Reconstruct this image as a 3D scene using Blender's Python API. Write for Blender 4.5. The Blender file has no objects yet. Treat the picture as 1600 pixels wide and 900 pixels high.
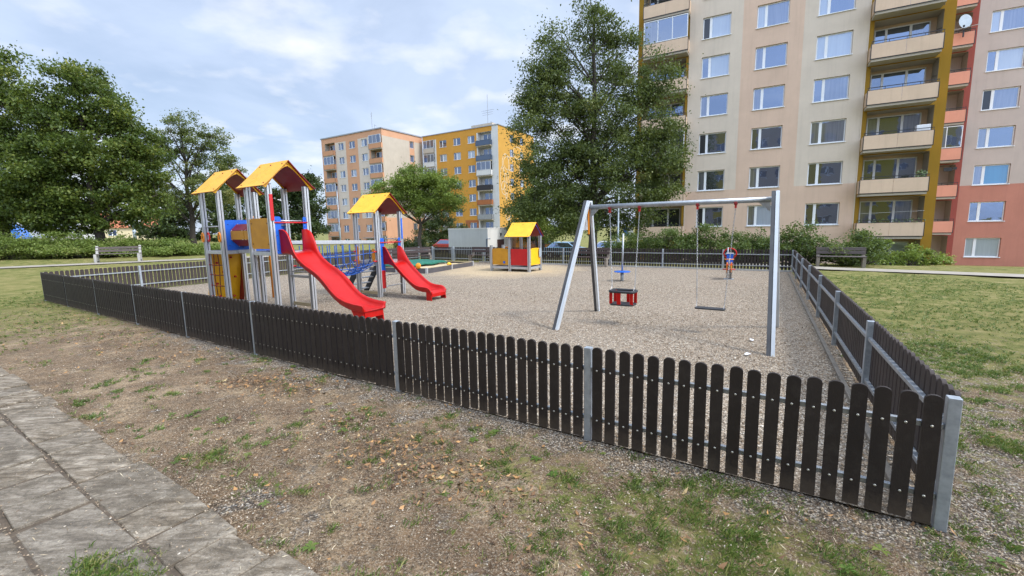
import bpy, math, random
import numpy as np
from mathutils import Matrix, Vector, noise as mnoise

SC = bpy.context.scene
COL = SC.collection
R = math.radians

# ------------------------------------------------------------------ camera
F_PX, PITCH, ROLL, EYE = 689.3, R(7.762), R(-1.0995), 1.85
cam = bpy.data.cameras.new('camera')
cam.lens = 36.0 * F_PX / 1600.0
cam.sensor_width = 36.0
cam.sensor_fit = 'HORIZONTAL'
cam.clip_start = 0.05
cam.clip_end = 3000
camo = bpy.data.objects.new('camera', cam)
COL.objects.link(camo)
_cp, _sp, _c, _s = math.cos(PITCH), math.sin(PITCH), math.cos(ROLL), math.sin(ROLL)
_M = np.array([[1, 0, 0], [0, -_sp, -_cp], [0, _cp, -_sp]])
_W = np.array([[_c, -_s, 0], [_s, _c, 0], [0, 0, 1]]) @ _M
camo.matrix_world = Matrix(((_W[0][0], -_W[1][0], -_W[2][0], 0), (_W[0][1], -_W[1][1], -_W[2][1], 0),
                            (_W[0][2], -_W[1][2], -_W[2][2], EYE), (0, 0, 0, 1)))
SC.camera = camo

# ------------------------------------------------------------------ light
SUN_EL, SUN_AZ = R(50), R(118)          # azimuth measured from +Y towards +X
world = bpy.data.worlds.new('World')
SC.world = world
world.use_nodes = True
wn, wl = world.node_tree.nodes, world.node_tree.links
wn.clear()
w_out = wn.new('ShaderNodeOutputWorld')
w_bg = wn.new('ShaderNodeBackground')
sky = wn.new('ShaderNodeTexSky')
sky.sky_type = 'NISHITA'
sky.sun_disc = False
sky.sun_elevation = SUN_EL
sky.sun_rotation = SUN_AZ
sky.air_density = 1.0
sky.dust_density = 1.6
sky.ozone_density = 1.6
w_bg.inputs['Strength'].default_value = 0.10
# thin high cloud mixed over the sky, by direction
tc = wn.new('ShaderNodeTexCoord')
sep = wn.new('ShaderNodeSeparateXYZ'); wl.new(tc.outputs['Generated'], sep.inputs[0])
zz = wn.new('ShaderNodeMath'); zz.operation = 'MAXIMUM'; wl.new(sep.outputs['Z'], zz.inputs[0]); zz.inputs[1].default_value = 0.0
za = wn.new('ShaderNodeMath'); za.operation = 'ADD'; wl.new(zz.outputs[0], za.inputs[0]); za.inputs[1].default_value = 0.16
dx = wn.new('ShaderNodeMath'); dx.operation = 'DIVIDE'; wl.new(sep.outputs['X'], dx.inputs[0]); wl.new(za.outputs[0], dx.inputs[1])
dy = wn.new('ShaderNodeMath'); dy.operation = 'DIVIDE'; wl.new(sep.outputs['Y'], dy.inputs[0]); wl.new(za.outputs[0], dy.inputs[1])
cmb = wn.new('ShaderNodeCombineXYZ'); wl.new(dx.outputs[0], cmb.inputs[0]); wl.new(dy.outputs[0], cmb.inputs[1])
n1 = wn.new('ShaderNodeTexNoise'); wl.new(cmb.outputs[0], n1.inputs['Vector'])
n1.inputs['Scale'].default_value = 0.75; n1.inputs['Detail'].default_value = 7; n1.inputs['Roughness'].default_value = 0.55
n1.inputs['Distortion'].default_value = 0.7
rmp = wn.new('ShaderNodeValToRGB'); wl.new(n1.outputs['Fac'], rmp.inputs[0])
rmp.color_ramp.elements[0].position = 0.36; rmp.color_ramp.elements[0].color = (0.48, 0.48, 0.48, 1)
rmp.color_ramp.elements[1].position = 0.62; rmp.color_ramp.elements[1].color = (0.97, 0.97, 0.97, 1)
n2 = wn.new('ShaderNodeTexNoise'); wl.new(cmb.outputs[0], n2.inputs['Vector'])
n2.inputs['Scale'].default_value = 2.1; n2.inputs['Detail'].default_value = 8; n2.inputs['Roughness'].default_value = 0.5
rm2 = wn.new('ShaderNodeValToRGB'); wl.new(n2.outputs['Fac'], rm2.inputs[0])
rm2.color_ramp.elements[0].position = 0.50; rm2.color_ramp.elements[0].color = (0, 0, 0, 1)
rm2.color_ramp.elements[1].position = 0.70; rm2.color_ramp.elements[1].color = (0.85, 0.85, 0.85, 1)
mxc = wn.new('ShaderNodeMix'); mxc.data_type = 'RGBA'; mxc.blend_type = 'MIX'
wl.new(rmp.outputs[0], mxc.inputs[0]); wl.new(sky.outputs[0], mxc.inputs[6]); mxc.inputs[7].default_value = (5.1, 6.05, 7.8, 1)
mxd = wn.new('ShaderNodeMix'); mxd.data_type = 'RGBA'
wl.new(rm2.outputs[0], mxd.inputs[0]); wl.new(mxc.outputs[2], mxd.inputs[6]); mxd.inputs[7].default_value = (7.4, 7.6, 8.0, 1)
# added sky brightness around the sun, overhead and behind the viewer, lifting ground light
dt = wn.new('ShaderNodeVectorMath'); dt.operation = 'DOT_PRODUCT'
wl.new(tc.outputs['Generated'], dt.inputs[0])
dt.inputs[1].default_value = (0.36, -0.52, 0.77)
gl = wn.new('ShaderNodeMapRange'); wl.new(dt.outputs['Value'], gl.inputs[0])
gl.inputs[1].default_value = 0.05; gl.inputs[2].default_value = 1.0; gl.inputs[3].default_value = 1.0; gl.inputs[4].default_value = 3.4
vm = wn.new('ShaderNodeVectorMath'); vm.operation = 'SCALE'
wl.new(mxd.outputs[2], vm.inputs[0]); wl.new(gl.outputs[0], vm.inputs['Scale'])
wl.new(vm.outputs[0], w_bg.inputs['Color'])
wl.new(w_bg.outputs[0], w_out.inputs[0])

sun = bpy.data.lights.new('sun', 'SUN')
sun.energy = 2.1
sun.angle = R(9)
sun.color = (1.0, 0.955, 0.89)
suno = bpy.data.objects.new('sun', sun)
COL.objects.link(suno)
sd = Vector((math.sin(SUN_AZ) * math.cos(SUN_EL), math.cos(SUN_AZ) * math.cos(SUN_EL), math.sin(SUN_EL)))
suno.rotation_euler = sd.to_track_quat('Z', 'Y').to_euler()
suno.location = (30, -15, 60)

SC.view_settings.view_transform = 'Standard'
SC.view_settings.look = 'None'
SC.view_settings.exposure = 0.55
SC.view_settings.gamma = 1.0
SC.view_settings.use_curve_mapping = False
SC.render.engine = 'CYCLES'
SC.cycles.max_bounces = 6
SC.cycles.diffuse_bounces = 3
SC.cycles.glossy_bounces = 3
SC.cycles.transmission_bounces = 3

# ------------------------------------------------------------------ materials
def srgb(r, g, b):
    f = lambda v: (v / 255.0 / 12.92) if v / 255.0 <= 0.04045 else ((v / 255.0 + 0.055) / 1.055) ** 2.4
    return (f(r), f(g), f(b))

def node_mat(name):
    m = bpy.data.materials.new(name)
    m.use_nodes = True
    nt = m.node_tree
    for n in list(nt.nodes):
        nt.nodes.remove(n)
    out = nt.nodes.new('ShaderNodeOutputMaterial')
    b = nt.nodes.new('ShaderNodeBsdfPrincipled')
    nt.links.new(b.outputs[0], out.inputs[0])
    return m, nt, b, out

def N(nt, typ, **kw):
    n = nt.nodes.new(typ)
    for k, v in kw.items():
        if k.startswith('i_'):
            n.inputs[k[2:].replace('_', ' ')].default_value = v
        else:
            setattr(n, k, v)
    return n

def ramp(nt, src, stops):
    r = nt.nodes.new('ShaderNodeValToRGB')
    el = r.color_ramp.elements
    while len(el) < len(stops):
        el.new(0.5)
    for e, (p, c) in zip(el, stops):
        e.position = p
        e.color = (c, c, c, 1) if isinstance(c, (int, float)) else (*c, 1)
    nt.links.new(src, r.inputs[0])
    return r.outputs[0]

def mixc(nt, fac, a, b, mode='MIX'):
    m = nt.nodes.new('ShaderNodeMix')
    m.data_type = 'RGBA'
    m.blend_type = mode
    for sock, v in ((0, fac), (6, a), (7, b)):
        if hasattr(v, 'type') and hasattr(v, 'links'):
            nt.links.new(v, m.inputs[sock])
        elif isinstance(v, (int, float)):
            m.inputs[sock].default_value = v
        else:
            m.inputs[sock].default_value = (*v, 1)
    return m.outputs[2]

def mathn(nt, op, a, b=None, clamp=False):
    m = nt.nodes.new('ShaderNodeMath')
    m.operation = op
    m.use_clamp = clamp
    for i, v in enumerate((a, b)):
        if v is None:
            continue
        if hasattr(v, 'links'):
            nt.links.new(v, m.inputs[i])
        else:
            m.inputs[i].default_value = v
    return m.outputs[0]

def noise(nt, vec, scale, detail=4, rough=0.55, dist=0.0):
    n = nt.nodes.new('ShaderNodeTexNoise')
    n.inputs['Scale'].default_value = scale
    n.inputs['Detail'].default_value = detail
    n.inputs['Roughness'].default_value = rough
    n.inputs['Distortion'].default_value = dist
    if vec is not None:
        nt.links.new(vec, n.inputs['Vector'])
    return n.outputs['Fac']

def bump(nt, b, h, strength, dist=0.01):
    n = nt.nodes.new('ShaderNodeBump')
    n.inputs['Strength'].default_value = strength
    n.inputs['Distance'].default_value = dist
    nt.links.new(h, n.inputs['Height'])
    nt.links.new(n.outputs[0], b.inputs['Normal'])

def M(name, c1, c2=None, scale=6.0, rough=0.6, metal=0.0, bmp=0.0, bscale=60.0, spec=0.5, stretch=None, bdist=0.004, coat=0.0):
    m, nt, b, out = node_mat(name)
    geo = nt.nodes.new('ShaderNodeTexCoord')
    vec = geo.outputs['Object']
    if stretch:
        mp = nt.nodes.new('ShaderNodeMapping')
        mp.inputs['Scale'].default_value = stretch
        nt.links.new(vec, mp.inputs['Vector'])
        vec = mp.outputs[0]
    if c2 is None:
        c2 = tuple(min(1, v * 0.8) for v in c1)
    f = ramp(nt, noise(nt, vec, scale, 6, 0.62), [(0.32, 0.0), (0.68, 1.0)])
    col = mixc(nt, f, c1, c2)
    nt.links.new(col, b.inputs['Base Color'])
    b.inputs['Metallic'].default_value = metal
    b.inputs['Specular IOR Level'].default_value = spec
    if coat:
        b.inputs['Coat Weight'].default_value = coat
        b.inputs['Coat Roughness'].default_value = 0.12
    rr = nt.nodes.new('ShaderNodeMapRange')
    nt.links.new(noise(nt, vec, scale * 2.3, 3), rr.inputs[0])
    rr.inputs[3].default_value = max(0.02, rough - 0.08)
    rr.inputs[4].default_value = min(1.0, rough + 0.08)
    nt.links.new(rr.outputs[0], b.inputs['Roughness'])
    if bmp:
        bump(nt, b, noise(nt, vec, bscale, 4), bmp, bdist)
    return m

MT = {}
MT['alu'] = M('brushed_aluminium', (0.58, 0.59, 0.60), (0.47, 0.48, 0.49), 3.0, 0.38, 0.55, 0.05, 40, stretch=(8, 8, 0.6))
MT['alu_dark'] = M('aluminium_groove', (0.10, 0.105, 0.11), (0.07, 0.07, 0.075), 3.0, 0.6, 0.3)
MT['galv'] = M('galvanised_steel', (0.42, 0.46, 0.49), (0.28, 0.31, 0.34), 16.0, 0.5, 0.45, 0.08, 30)
MT['galv_rail'] = M('galvanised_rail', (0.40, 0.43, 0.45), (0.28, 0.30, 0.32), 12.0, 0.42, 0.5, 0.05, 30)
MT['picket'] = M('brown_recycled_plastic', (0.023, 0.0165, 0.0135), (0.015, 0.011, 0.0095), 5.0, 0.62, 0.0, 0.35, 160, spec=0.35, stretch=(1, 1, 0.25))
MT['picket_in'] = M('lit_side_brown_plastic', (0.060, 0.045, 0.041), (0.038, 0.029, 0.026), 4.0, 0.66, 0.0, 0.35, 160, spec=0.35, stretch=(1, 1, 0.25))  # same plastic in a lighter tone, the side fences' different light painted in
for _k in ('picket', 'picket_in'):
    _nt = MT[_k].node_tree
    _b = [n for n in _nt.nodes if n.type == 'BSDF_PRINCIPLED'][0]
    _src = _b.inputs['Base Color'].links[0].from_socket
    _g = _nt.nodes.new('ShaderNodeNewGeometry')
    _c = mixc(_nt, ramp(_nt, _g.outputs['Random Per Island'], [(0.0, 0.0), (1.0, 0.45)]), _src, (0.036, 0.028, 0.024))
    _w = ramp(_nt, noise(_nt, _g.outputs['Position'], 7.0, 7, 0.8), [(0.50, 0.0), (0.72, 0.5)])
    _c = mixc(_nt, _w, _c, (0.052, 0.044, 0.038))
    _sp = _nt.nodes.new('ShaderNodeSeparateXYZ'); _nt.links.new(_g.outputs['Position'], _sp.inputs[0])
    _m = mathn(_nt, 'SUBTRACT', mathn(_nt, 'MULTIPLY', noise(_nt, _g.outputs['Position'], 12.0, 6, 0.8), 0.34), _sp.outputs['Z'])
    _c = mixc(_nt, ramp(_nt, _m, [(0.0, 0.0), (0.12, 0.35)]), _c, (0.12, 0.092, 0.065))
    _nt.links.new(_c, _b.inputs['Base Color'])
MT['bolt'] = M('zinc_bolt', (0.42, 0.40, 0.34), None, 20, 0.35, 0.6)
MT['yellow'] = M('yellow_panel', srgb(240, 183, 30), srgb(226, 166, 22), 3.0, 0.42, 0, 0.06, 200)
MT['mustard'] = M('mustard_panel', srgb(196, 140, 30), srgb(176, 122, 24), 4.0, 0.5, 0, 0.06, 200)
MT['red_panel'] = M('red_panel', srgb(190, 28, 30), srgb(172, 20, 24), 3.0, 0.4, 0, 0.05, 200)
MT['dark_red'] = M('dark_red_panel', srgb(140, 32, 34), srgb(122, 26, 30), 3.0, 0.5, 0, 0.05, 200)
MT['blue_panel'] = M('blue_panel', srgb(24, 96, 200), srgb(20, 84, 182), 3.0, 0.42, 0, 0.05, 200)
MT['slide'] = M('red_fibreglass', srgb(186, 20, 14), srgb(158, 13, 10), 3.0, 0.36, 0, 0.03, 12, spec=0.3)
MT['rope_blue'] = M('blue_rope', srgb(36, 84, 160), srgb(28, 66, 130), 40, 0.8, 0, 0.3, 300)
MT['rope_dark'] = M('dark_red_rope', srgb(86, 28, 34), srgb(66, 22, 28), 40, 0.8, 0, 0.3, 300)
MT['orange_tube'] = M('orange_tube', srgb(232, 140, 24), None, 4, 0.4)
MT['wood_light'] = M('pale_board', (0.42, 0.34, 0.20), (0.34, 0.27, 0.16), 5, 0.7, 0, 0.1, 60, stretch=(0.5, 6, 6))
MT['rubber'] = M('black_rubber', (0.022, 0.023, 0.026), (0.03, 0.032, 0.036), 8, 0.55, 0, 0.15, 200)
MT['chain'] = M('chain_steel', (0.42, 0.43, 0.44), (0.30, 0.31, 0.32), 60, 0.38, 0.85)
MT['black'] = M('black_painted_metal', (0.018, 0.017, 0.02), None, 8, 0.5)
MT['white'] = M('white_pvc', (0.74, 0.75, 0.76), (0.68, 0.69, 0.70), 3, 0.4)
MT['concrete'] = M('pale_concrete', (0.44, 0.43, 0.40), (0.33, 0.32, 0.30), 4, 0.85, 0, 0.3, 60)
MT['concrete_brown'] = M('brownish_concrete', (0.25, 0.215, 0.17), (0.17, 0.145, 0.115), 5, 0.85, 0, 0.3, 60)
MT['slat_grey'] = M('grey_brown_slat', (0.13, 0.105, 0.095), (0.085, 0.07, 0.065), 5, 0.7, 0, 0.2, 60, stretch=(0.6, 8, 8))
MT['slat_brown'] = M('dark_brown_slat', (0.075, 0.05, 0.045), (0.05, 0.034, 0.032), 5, 0.65, 0, 0.2, 60, stretch=(0.6, 8, 8))
MT['sandboard'] = M('grey_plastic_board', (0.095, 0.088, 0.095), (0.07, 0.065, 0.07), 4, 0.6, 0, 0.1, 80)
MT['green_cover'] = M('green_tarpaulin', srgb(26, 104, 84), srgb(18, 84, 68), 5, 0.5, 0, 0.5, 8)
MT['bark'] = M('bark', (0.075, 0.060, 0.048), (0.035, 0.029, 0.024), 9, 0.9, 0, 0.9, 30, stretch=(3, 3, 0.7), bdist=0.02)
MT['lamp_blue'] = M('bluegrey_painted_steel', (0.36, 0.42, 0.46), None, 4, 0.5, 0.2)

def plaster(name, c, c2=None, bmp=0.25):
    """rendered facade: fine grain, faint vertical streaks of dirt"""
    m, nt, b, out = node_mat(name)
    co = nt.nodes.new('ShaderNodeTexCoord').outputs['Object']
    c2 = c2 or tuple(v * 0.86 for v in c)
    f = ramp(nt, noise(nt, co, 0.7, 8, 0.65), [(0.3, 0.0), (0.7, 1.0)])
    col = mixc(nt, f, c, c2)
    mp = nt.nodes.new('ShaderNodeMapping'); mp.inputs['Scale'].default_value = (1.6, 1.6, 0.10)
    nt.links.new(co, mp.inputs['Vector'])
    st = ramp(nt, noise(nt, mp.outputs[0], 2.2, 6, 0.7), [(0.50, 0.0), (0.78, 0.45)])
    col = mixc(nt, st, col, tuple(v * 0.66 for v in c))
    g = ramp(nt, noise(nt, co, 26, 3, 0.7), [(0.3, 0.0), (0.7, 0.28)])
    col = mixc(nt, g, col, tuple(v * 0.78 for v in c))
    nt.links.new(col, b.inputs['Base Color'])
    b.inputs['Roughness'].default_value = 0.9
    b.inputs['Specular IOR Level'].default_value = 0.2
    bump(nt, b, noise(nt, co, 90, 3), bmp, 0.004)
    return m

MT['pl_pale'] = plaster('pale_beige_render', (0.64, 0.545, 0.44))
MT['pl_tan'] = plaster('tan_render', (0.655, 0.475, 0.355))
MT['pl_brown'] = plaster('ochre_render', (0.31, 0.175, 0.022))
MT['pl_parapet'] = plaster('beige_balcony_board', (0.66, 0.49, 0.35))
MT['pl_grey'] = plaster('greyish_pink_render', (0.52, 0.43, 0.375))
MT['pl_pink'] = plaster('salmon_render', (0.50, 0.215, 0.155))
MT['pl_red'] = plaster('dull_red_render', (0.33, 0.085, 0.065))
MT['pl_salmon'] = plaster('salmon_balcony_board', (0.70, 0.32, 0.22))
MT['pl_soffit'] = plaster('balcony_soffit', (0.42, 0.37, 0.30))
MT['pl_cream'] = plaster('cream_render', (0.47, 0.41, 0.33))
MT['pl_stripe'] = plaster('light_stone_render', (0.58, 0.50, 0.42))
MT['pl_peach'] = plaster('peach_render', (0.56, 0.31, 0.185))
MT['pl_peach2'] = plaster('peach_balcony_render', (0.52, 0.27, 0.15))
MT['pl_orange'] = plaster('golden_orange_render', (0.56, 0.275, 0.050))
MT['pl_yellow'] = plaster('bright_ochre_render', (0.50, 0.27, 0.055))
MT['pl_brick'] = plaster('brick_brown_render', (0.36, 0.135, 0.055))
MT['pl_white'] = plaster('white_render', (0.62, 0.61, 0.58))
MT['pl_mural'] = plaster('mural_white_paint', (0.60, 0.50, 0.36))
MT['pl_garage'] = plaster('shaded_grey_concrete_wall', (0.56, 0.57, 0.58))  # garage wall with the shade on this side put into the colour
MT['pl_garage2'] = plaster('lit_whitewashed_wall', (0.74, 0.72, 0.69))  # lighter copy for front and roof, the light put into the colour
MT['roof_felt'] = M('grey_roof_edge', (0.22, 0.22, 0.23), None, 3, 0.7)
MT['flash'] = M('sheet_metal_edge', (0.34, 0.35, 0.36), None, 3, 0.45, 0.5)
MT['house_tile'] = M('orange_roof_tile', (0.42, 0.14, 0.065), (0.33, 0.11, 0.055), 12, 0.8, 0, 0.4, 20)
MT['house_wall'] = plaster('pale_yellow_house_wall', (0.62, 0.53, 0.34))
MT['blue_dome'] = M('light_blue_tarpaulin', srgb(70, 130, 215), srgb(60, 118, 200), 3, 0.5)
MT['brown_door'] = M('brown_door_paint', (0.06, 0.03, 0.028), None, 5, 0.5)
MT['blue_pipe'] = M('blue_pipe', (0.10, 0.14, 0.22), None, 5, 0.5)
MT['flower'] = M('balcony_flower_leaf', (0.05, 0.10, 0.025), (0.09, 0.13, 0.03), 30, 0.6)

def glass(name, inside, inside2=None, refl=0.34):
    m, nt, b, out = node_mat(name)
    co = nt.nodes.new('ShaderNodeTexCoord').outputs['Object']
    inside2 = inside2 or tuple(v * 0.6 for v in inside)
    mp = nt.nodes.new('ShaderNodeMapping'); mp.inputs['Scale'].default_value = (7, 7, 0.3)
    nt.links.new(co, mp.inputs['Vector'])
    f = ramp(nt, noise(nt, mp.outputs[0], 1.6, 3), [(0.35, 0.0), (0.65, 1.0)])
    nt.links.new(mixc(nt, f, inside, inside2), b.inputs['Base Color'])
    b.inputs['Roughness'].default_value = 0.35
    gl = nt.nodes.new('ShaderNodeBsdfGlossy')
    gl.inputs['Roughness'].default_value = 0.015
    gl.inputs['Color'].default_value = (0.42, 0.55, 0.82, 1)
    bm = nt.nodes.new('ShaderNodeBump'); bm.inputs['Strength'].default_value = 0.25; bm.inputs['Distance'].default_value = 0.01
    nt.links.new(noise(nt, co, 1.3, 2), bm.inputs['Height'])
    nt.links.new(bm.outputs[0], gl.inputs['Normal'])
    mx = nt.nodes.new('ShaderNodeMixShader')
    mx.inputs[0].default_value = refl
    nt.links.new(b.outputs[0], mx.inputs[1]); nt.links.new(gl.outputs[0], mx.inputs[2])
    nt.links.new(mx.outputs[0], out.inputs[0])
    return m

MT['gl_dark'] = glass('dark_window_glass', (0.018, 0.02, 0.024), (0.03, 0.03, 0.032), 0.32)
MT['gl_mid'] = glass('window_with_net_curtain', (0.14, 0.14, 0.145), (0.08, 0.08, 0.085), 0.26)
MT['gl_light'] = glass('window_with_pale_blind', (0.33, 0.37, 0.40), (0.29, 0.32, 0.35), 0.22)
MT['gl_open'] = glass('open_window_dark_room', (0.010, 0.010, 0.011), (0.016, 0.015, 0.015), 0.03)
MT['gl_blue'] = glass('window_with_blue_blind', (0.03, 0.19, 0.34), (0.025, 0.16, 0.30), 0.15)
MT['gl_navy'] = glass('window_with_navy_blind', (0.035, 0.055, 0.085), (0.03, 0.045, 0.07), 0.12)

# leaves: tint attribute per face
def leaf_mat(name, stops, trans=0.38):
    m, nt, b, out = node_mat(name)
    at = nt.nodes.new('ShaderNodeAttribute'); at.attribute_name = 'tint'
    col = ramp(nt, at.outputs['Fac'], stops)
    nt.links.new(col, b.inputs['Base Color'])
    b.inputs['Roughness'].default_value = 0.48
    b.inputs['Specular IOR Level'].default_value = 0.35
    tr = nt.nodes.new('ShaderNodeBsdfTranslucent')
    nt.links.new(mixc(nt, 0.35, col, (0.22, 0.28, 0.03)), tr.inputs['Color'])
    mx = nt.nodes.new('ShaderNodeMixShader'); mx.inputs[0].default_value = trans
    nt.links.new(b.outputs[0], mx.inputs[1]); nt.links.new(tr.outputs[0], mx.inputs[2])
    nt.links.new(mx.outputs[0], out.inputs[0])
    return m

MT['leaf_a'] = leaf_mat('maple_leaves', [(0.0, (0.030, 0.055, 0.012)), (0.45, (0.075, 0.118, 0.022)), (0.75, (0.155, 0.195, 0.036)), (1.0, (0.30, 0.29, 0.06))])
MT['leaf_b'] = leaf_mat('lime_tree_leaves', [(0.0, (0.036, 0.058, 0.017)), (0.5, (0.085, 0.118, 0.032)), (0.85, (0.16, 0.19, 0.052)), (1.0, (0.25, 0.25, 0.08))])
MT['leaf_c'] = leaf_mat('ash_tree_leaves', [(0.0, (0.07, 0.11, 0.02)), (0.5, (0.17, 0.24, 0.045)), (0.85, (0.28, 0.35, 0.07)), (1.0, (0.40, 0.42, 0.10))])
MT['leaf_d'] = leaf_mat('dark_leaves', [(0.0, (0.018, 0.034, 0.012)), (0.5, (0.042, 0.068, 0.020)), (1.0, (0.10, 0.13, 0.035))], 0.25)
MT['leaf_h'] = leaf_mat('hedge_leaves', [(0.0, (0.035, 0.062, 0.016)), (0.5, (0.095, 0.145, 0.036)), (0.85, (0.17, 0.21, 0.065)), (1.0, (0.34, 0.34, 0.18))])
MT['leaf_j'] = leaf_mat('juniper_foliage', [(0.0, (0.060, 0.100, 0.020)), (0.5, (0.170, 0.235, 0.048)), (0.85, (0.30, 0.36, 0.10)), (1.0, (0.42, 0.41, 0.17))])
MT['grass_blade'] = leaf_mat('grass_blades', [(0.0, (0.045, 0.090, 0.016)), (0.40, (0.105, 0.175, 0.032)), (0.68, (0.21, 0.235, 0.06)), (1.0, (0.42, 0.35, 0.17))], 0.3)
MT['dead_leaf'] = leaf_mat('fallen_leaves', [(0.0, (0.07, 0.04, 0.022)), (0.3, (0.17, 0.095, 0.048)), (0.55, (0.30, 0.165, 0.07)), (0.8, (0.44, 0.24, 0.09)), (1.0, (0.52, 0.40, 0.20))], 0.1)
MT['pebble'] = leaf_mat('pebbles', [(0.0, (0.10, 0.068, 0.042)), (0.4, (0.26, 0.188, 0.122)), (0.8, (0.43, 0.35, 0.25)), (1.0, (0.62, 0.57, 0.48))], 0.0)

def pos(nt):
    return nt.nodes.new('ShaderNodeNewGeometry').outputs['Position']

def voro(nt, vec, scale, feature='F1', rnd=1.0):
    v = nt.nodes.new('ShaderNodeTexVoronoi')
    v.feature = feature
    v.inputs['Scale'].default_value = scale
    v.inputs['Randomness'].default_value = rnd
    nt.links.new(vec, v.inputs['Vector'])
    return v

def gravel_color(nt, p, scale, dark, mid, light):
    v = voro(nt, p, scale)
    s = nt.nodes.new('ShaderNodeSeparateColor'); nt.links.new(v.outputs['Color'], s.inputs[0])
    c = ramp(nt, s.outputs[0], [(0.0, dark), (0.5, mid), (1.0, light)])
    edge = ramp(nt, v.outputs['Distance'], [(0.30, 0.0), (0.62, 0.8)])
    return mixc(nt, edge, c, tuple(x * 0.35 for x in dark)), v.outputs['Distance']

def make_gravel():
    m, nt, b, out = node_mat('pea_gravel')
    p = pos(nt)
    c, d = gravel_color(nt, p, 52, (0.225, 0.172, 0.12), (0.44, 0.36, 0.268), (0.62, 0.55, 0.45))
    big = noise(nt, p, 0.35, 4, 0.6)
    c = mixc(nt, ramp(nt, big, [(0.38, 0.0), (0.66, 0.30)]), c, (0.30, 0.235, 0.17))
    c = mixc(nt, ramp(nt, noise(nt, p, 9.0, 7, 0.8), [(0.36, 0.55), (0.50, 0.0)]), c, (0.19, 0.145, 0.105))
    c = mixc(nt, ramp(nt, noise(nt, p, 14.0, 6, 0.8), [(0.54, 0.0), (0.68, 0.5)]), c, (0.62, 0.56, 0.46))
    # sandier patch round the play hut and sandbox
    mp = nt.nodes.new('ShaderNodeMapping'); mp.inputs['Location'].default_value = (0.3, -19.5, 0)
    nt.links.new(p, mp.inputs['Vector'])
    ln = nt.nodes.new('ShaderNodeVectorMath'); ln.operation = 'LENGTH'; nt.links.new(mp.outputs[0], ln.inputs[0])
    sandf = ramp(nt, mathn(nt, 'ADD', mathn(nt, 'MULTIPLY', ln.outputs['Value'], 0.2), mathn(nt, 'MULTIPLY', noise(nt, p, 0.9), 0.5)), [(0.62, 0.75), (1.15, 0.0)])
    c = mixc(nt, sandf, c, (0.50, 0.385, 0.235))
    nt.links.new(c, b.inputs['Base Color'])
    b.inputs['Roughness'].default_value = 0.9
    b.inputs['Specular IOR Level'].default_value = 0.12
    hi = mathn(nt, 'MULTIPLY', d, -0.55)
    mid = voro(nt, p, 13, 'SMOOTH_F1').outputs['Distance']
    h = mathn(nt, 'ADD', hi, mathn(nt, 'MULTIPLY', noise(nt, p, 7.5, 3, 0.6, 0.4), 3.4))
    h = mathn(nt, 'ADD', h, mathn(nt, 'MULTIPLY', mid, -1.1))
    bump(nt, b, h, 0.85, 0.028)
    return m
MT['gravel'] = make_gravel()

def make_ground():
    m, nt, b, out = node_mat('worn_lawn_and_soil')
    p = pos(nt)
    at = nt.nodes.new('ShaderNodeAttribute'); at.attribute_name = 'lawn'
    ag = nt.nodes.new('ShaderNodeAttribute'); ag.attribute_name = 'stones'
    # soil
    s1 = noise(nt, p, 1.3, 8, 0.65)
    soil = ramp(nt, s1, [(0.36, (0.125, 0.074, 0.040)), (0.50, (0.245, 0.158, 0.088)), (0.62, (0.41, 0.295, 0.175))])
    soil = mixc(nt, ramp(nt, noise(nt, p, 5.5, 8, 0.8), [(0.38, 0.75), (0.56, 0.0)]), soil, (0.085, 0.060, 0.040))
    soil = mixc(nt, ramp(nt, noise(nt, p, 44, 7, 0.9), [(0.40, 0.9), (0.52, 0.0)]), soil, (0.050, 0.036, 0.025))
    soil = mixc(nt, ramp(nt, noise(nt, p, 85, 5, 0.9), [(0.53, 0.0), (0.60, 0.9)]), soil, (0.54, 0.46, 0.34))
    gc, gd = gravel_color(nt, p, 62, (0.15, 0.115, 0.085), (0.34, 0.285, 0.22), (0.62, 0.57, 0.49))
    gm = ramp(nt, mathn(nt, 'ADD', ag.outputs['Fac'], mathn(nt, 'MULTIPLY', mathn(nt, 'SUBTRACT', noise(nt, p, 3.2, 8, 0.75), 0.5), 1.8)), [(0.42, 0.0), (0.62, 1.0)])
    base = mixc(nt, gm, soil, gc)
    # grass cover
    g1 = noise(nt, p, 2.4, 8, 0.72)
    grass = ramp(nt, g1, [(0.34, (0.075, 0.098, 0.024)), (0.46, (0.155, 0.165, 0.042)), (0.55, (0.26, 0.228, 0.082)), (0.66, (0.37, 0.295, 0.145))])
    grass = mixc(nt, ramp(nt, noise(nt, p, 30, 6, 0.8), [(0.35, 0.6), (0.6, 0.0)]), grass, (0.035, 0.058, 0.014))
    grass = mixc(nt, ramp(nt, noise(nt, p, 0.22, 4, 0.6), [(0.42, 0.0), (0.66, 0.6)]), grass, (0.23, 0.20, 0.075))
    mk = mathn(nt, 'ADD', at.outputs['Fac'], mathn(nt, 'MULTIPLY', mathn(nt, 'SUBTRACT', noise(nt, p, 6.5, 10, 0.85), 0.5), 2.2))
    gm2 = ramp(nt, mk, [(0.48, 0.0), (0.62, 1.0)])
    col = mixc(nt, gm2, base, grass)
    nt.links.new(col, b.inputs['Base Color'])
    b.inputs['Roughness'].default_value = 0.95
    b.inputs['Specular IOR Level'].default_value = 0.15
    h = mathn(nt, 'ADD', mathn(nt, 'MULTIPLY', noise(nt, p, 40, 8, 0.8), 1.5), mathn(nt, 'MULTIPLY', mathn(nt, 'MULTIPLY', gd, gm), -0.6))
    h = mathn(nt, 'ADD', h, mathn(nt, 'MULTIPLY', noise(nt, p, 4.0, 4, 0.6), 1.6))
    bump(nt, b, h, 0.8, 0.03)
    return m
MT['ground'] = make_ground()

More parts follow.
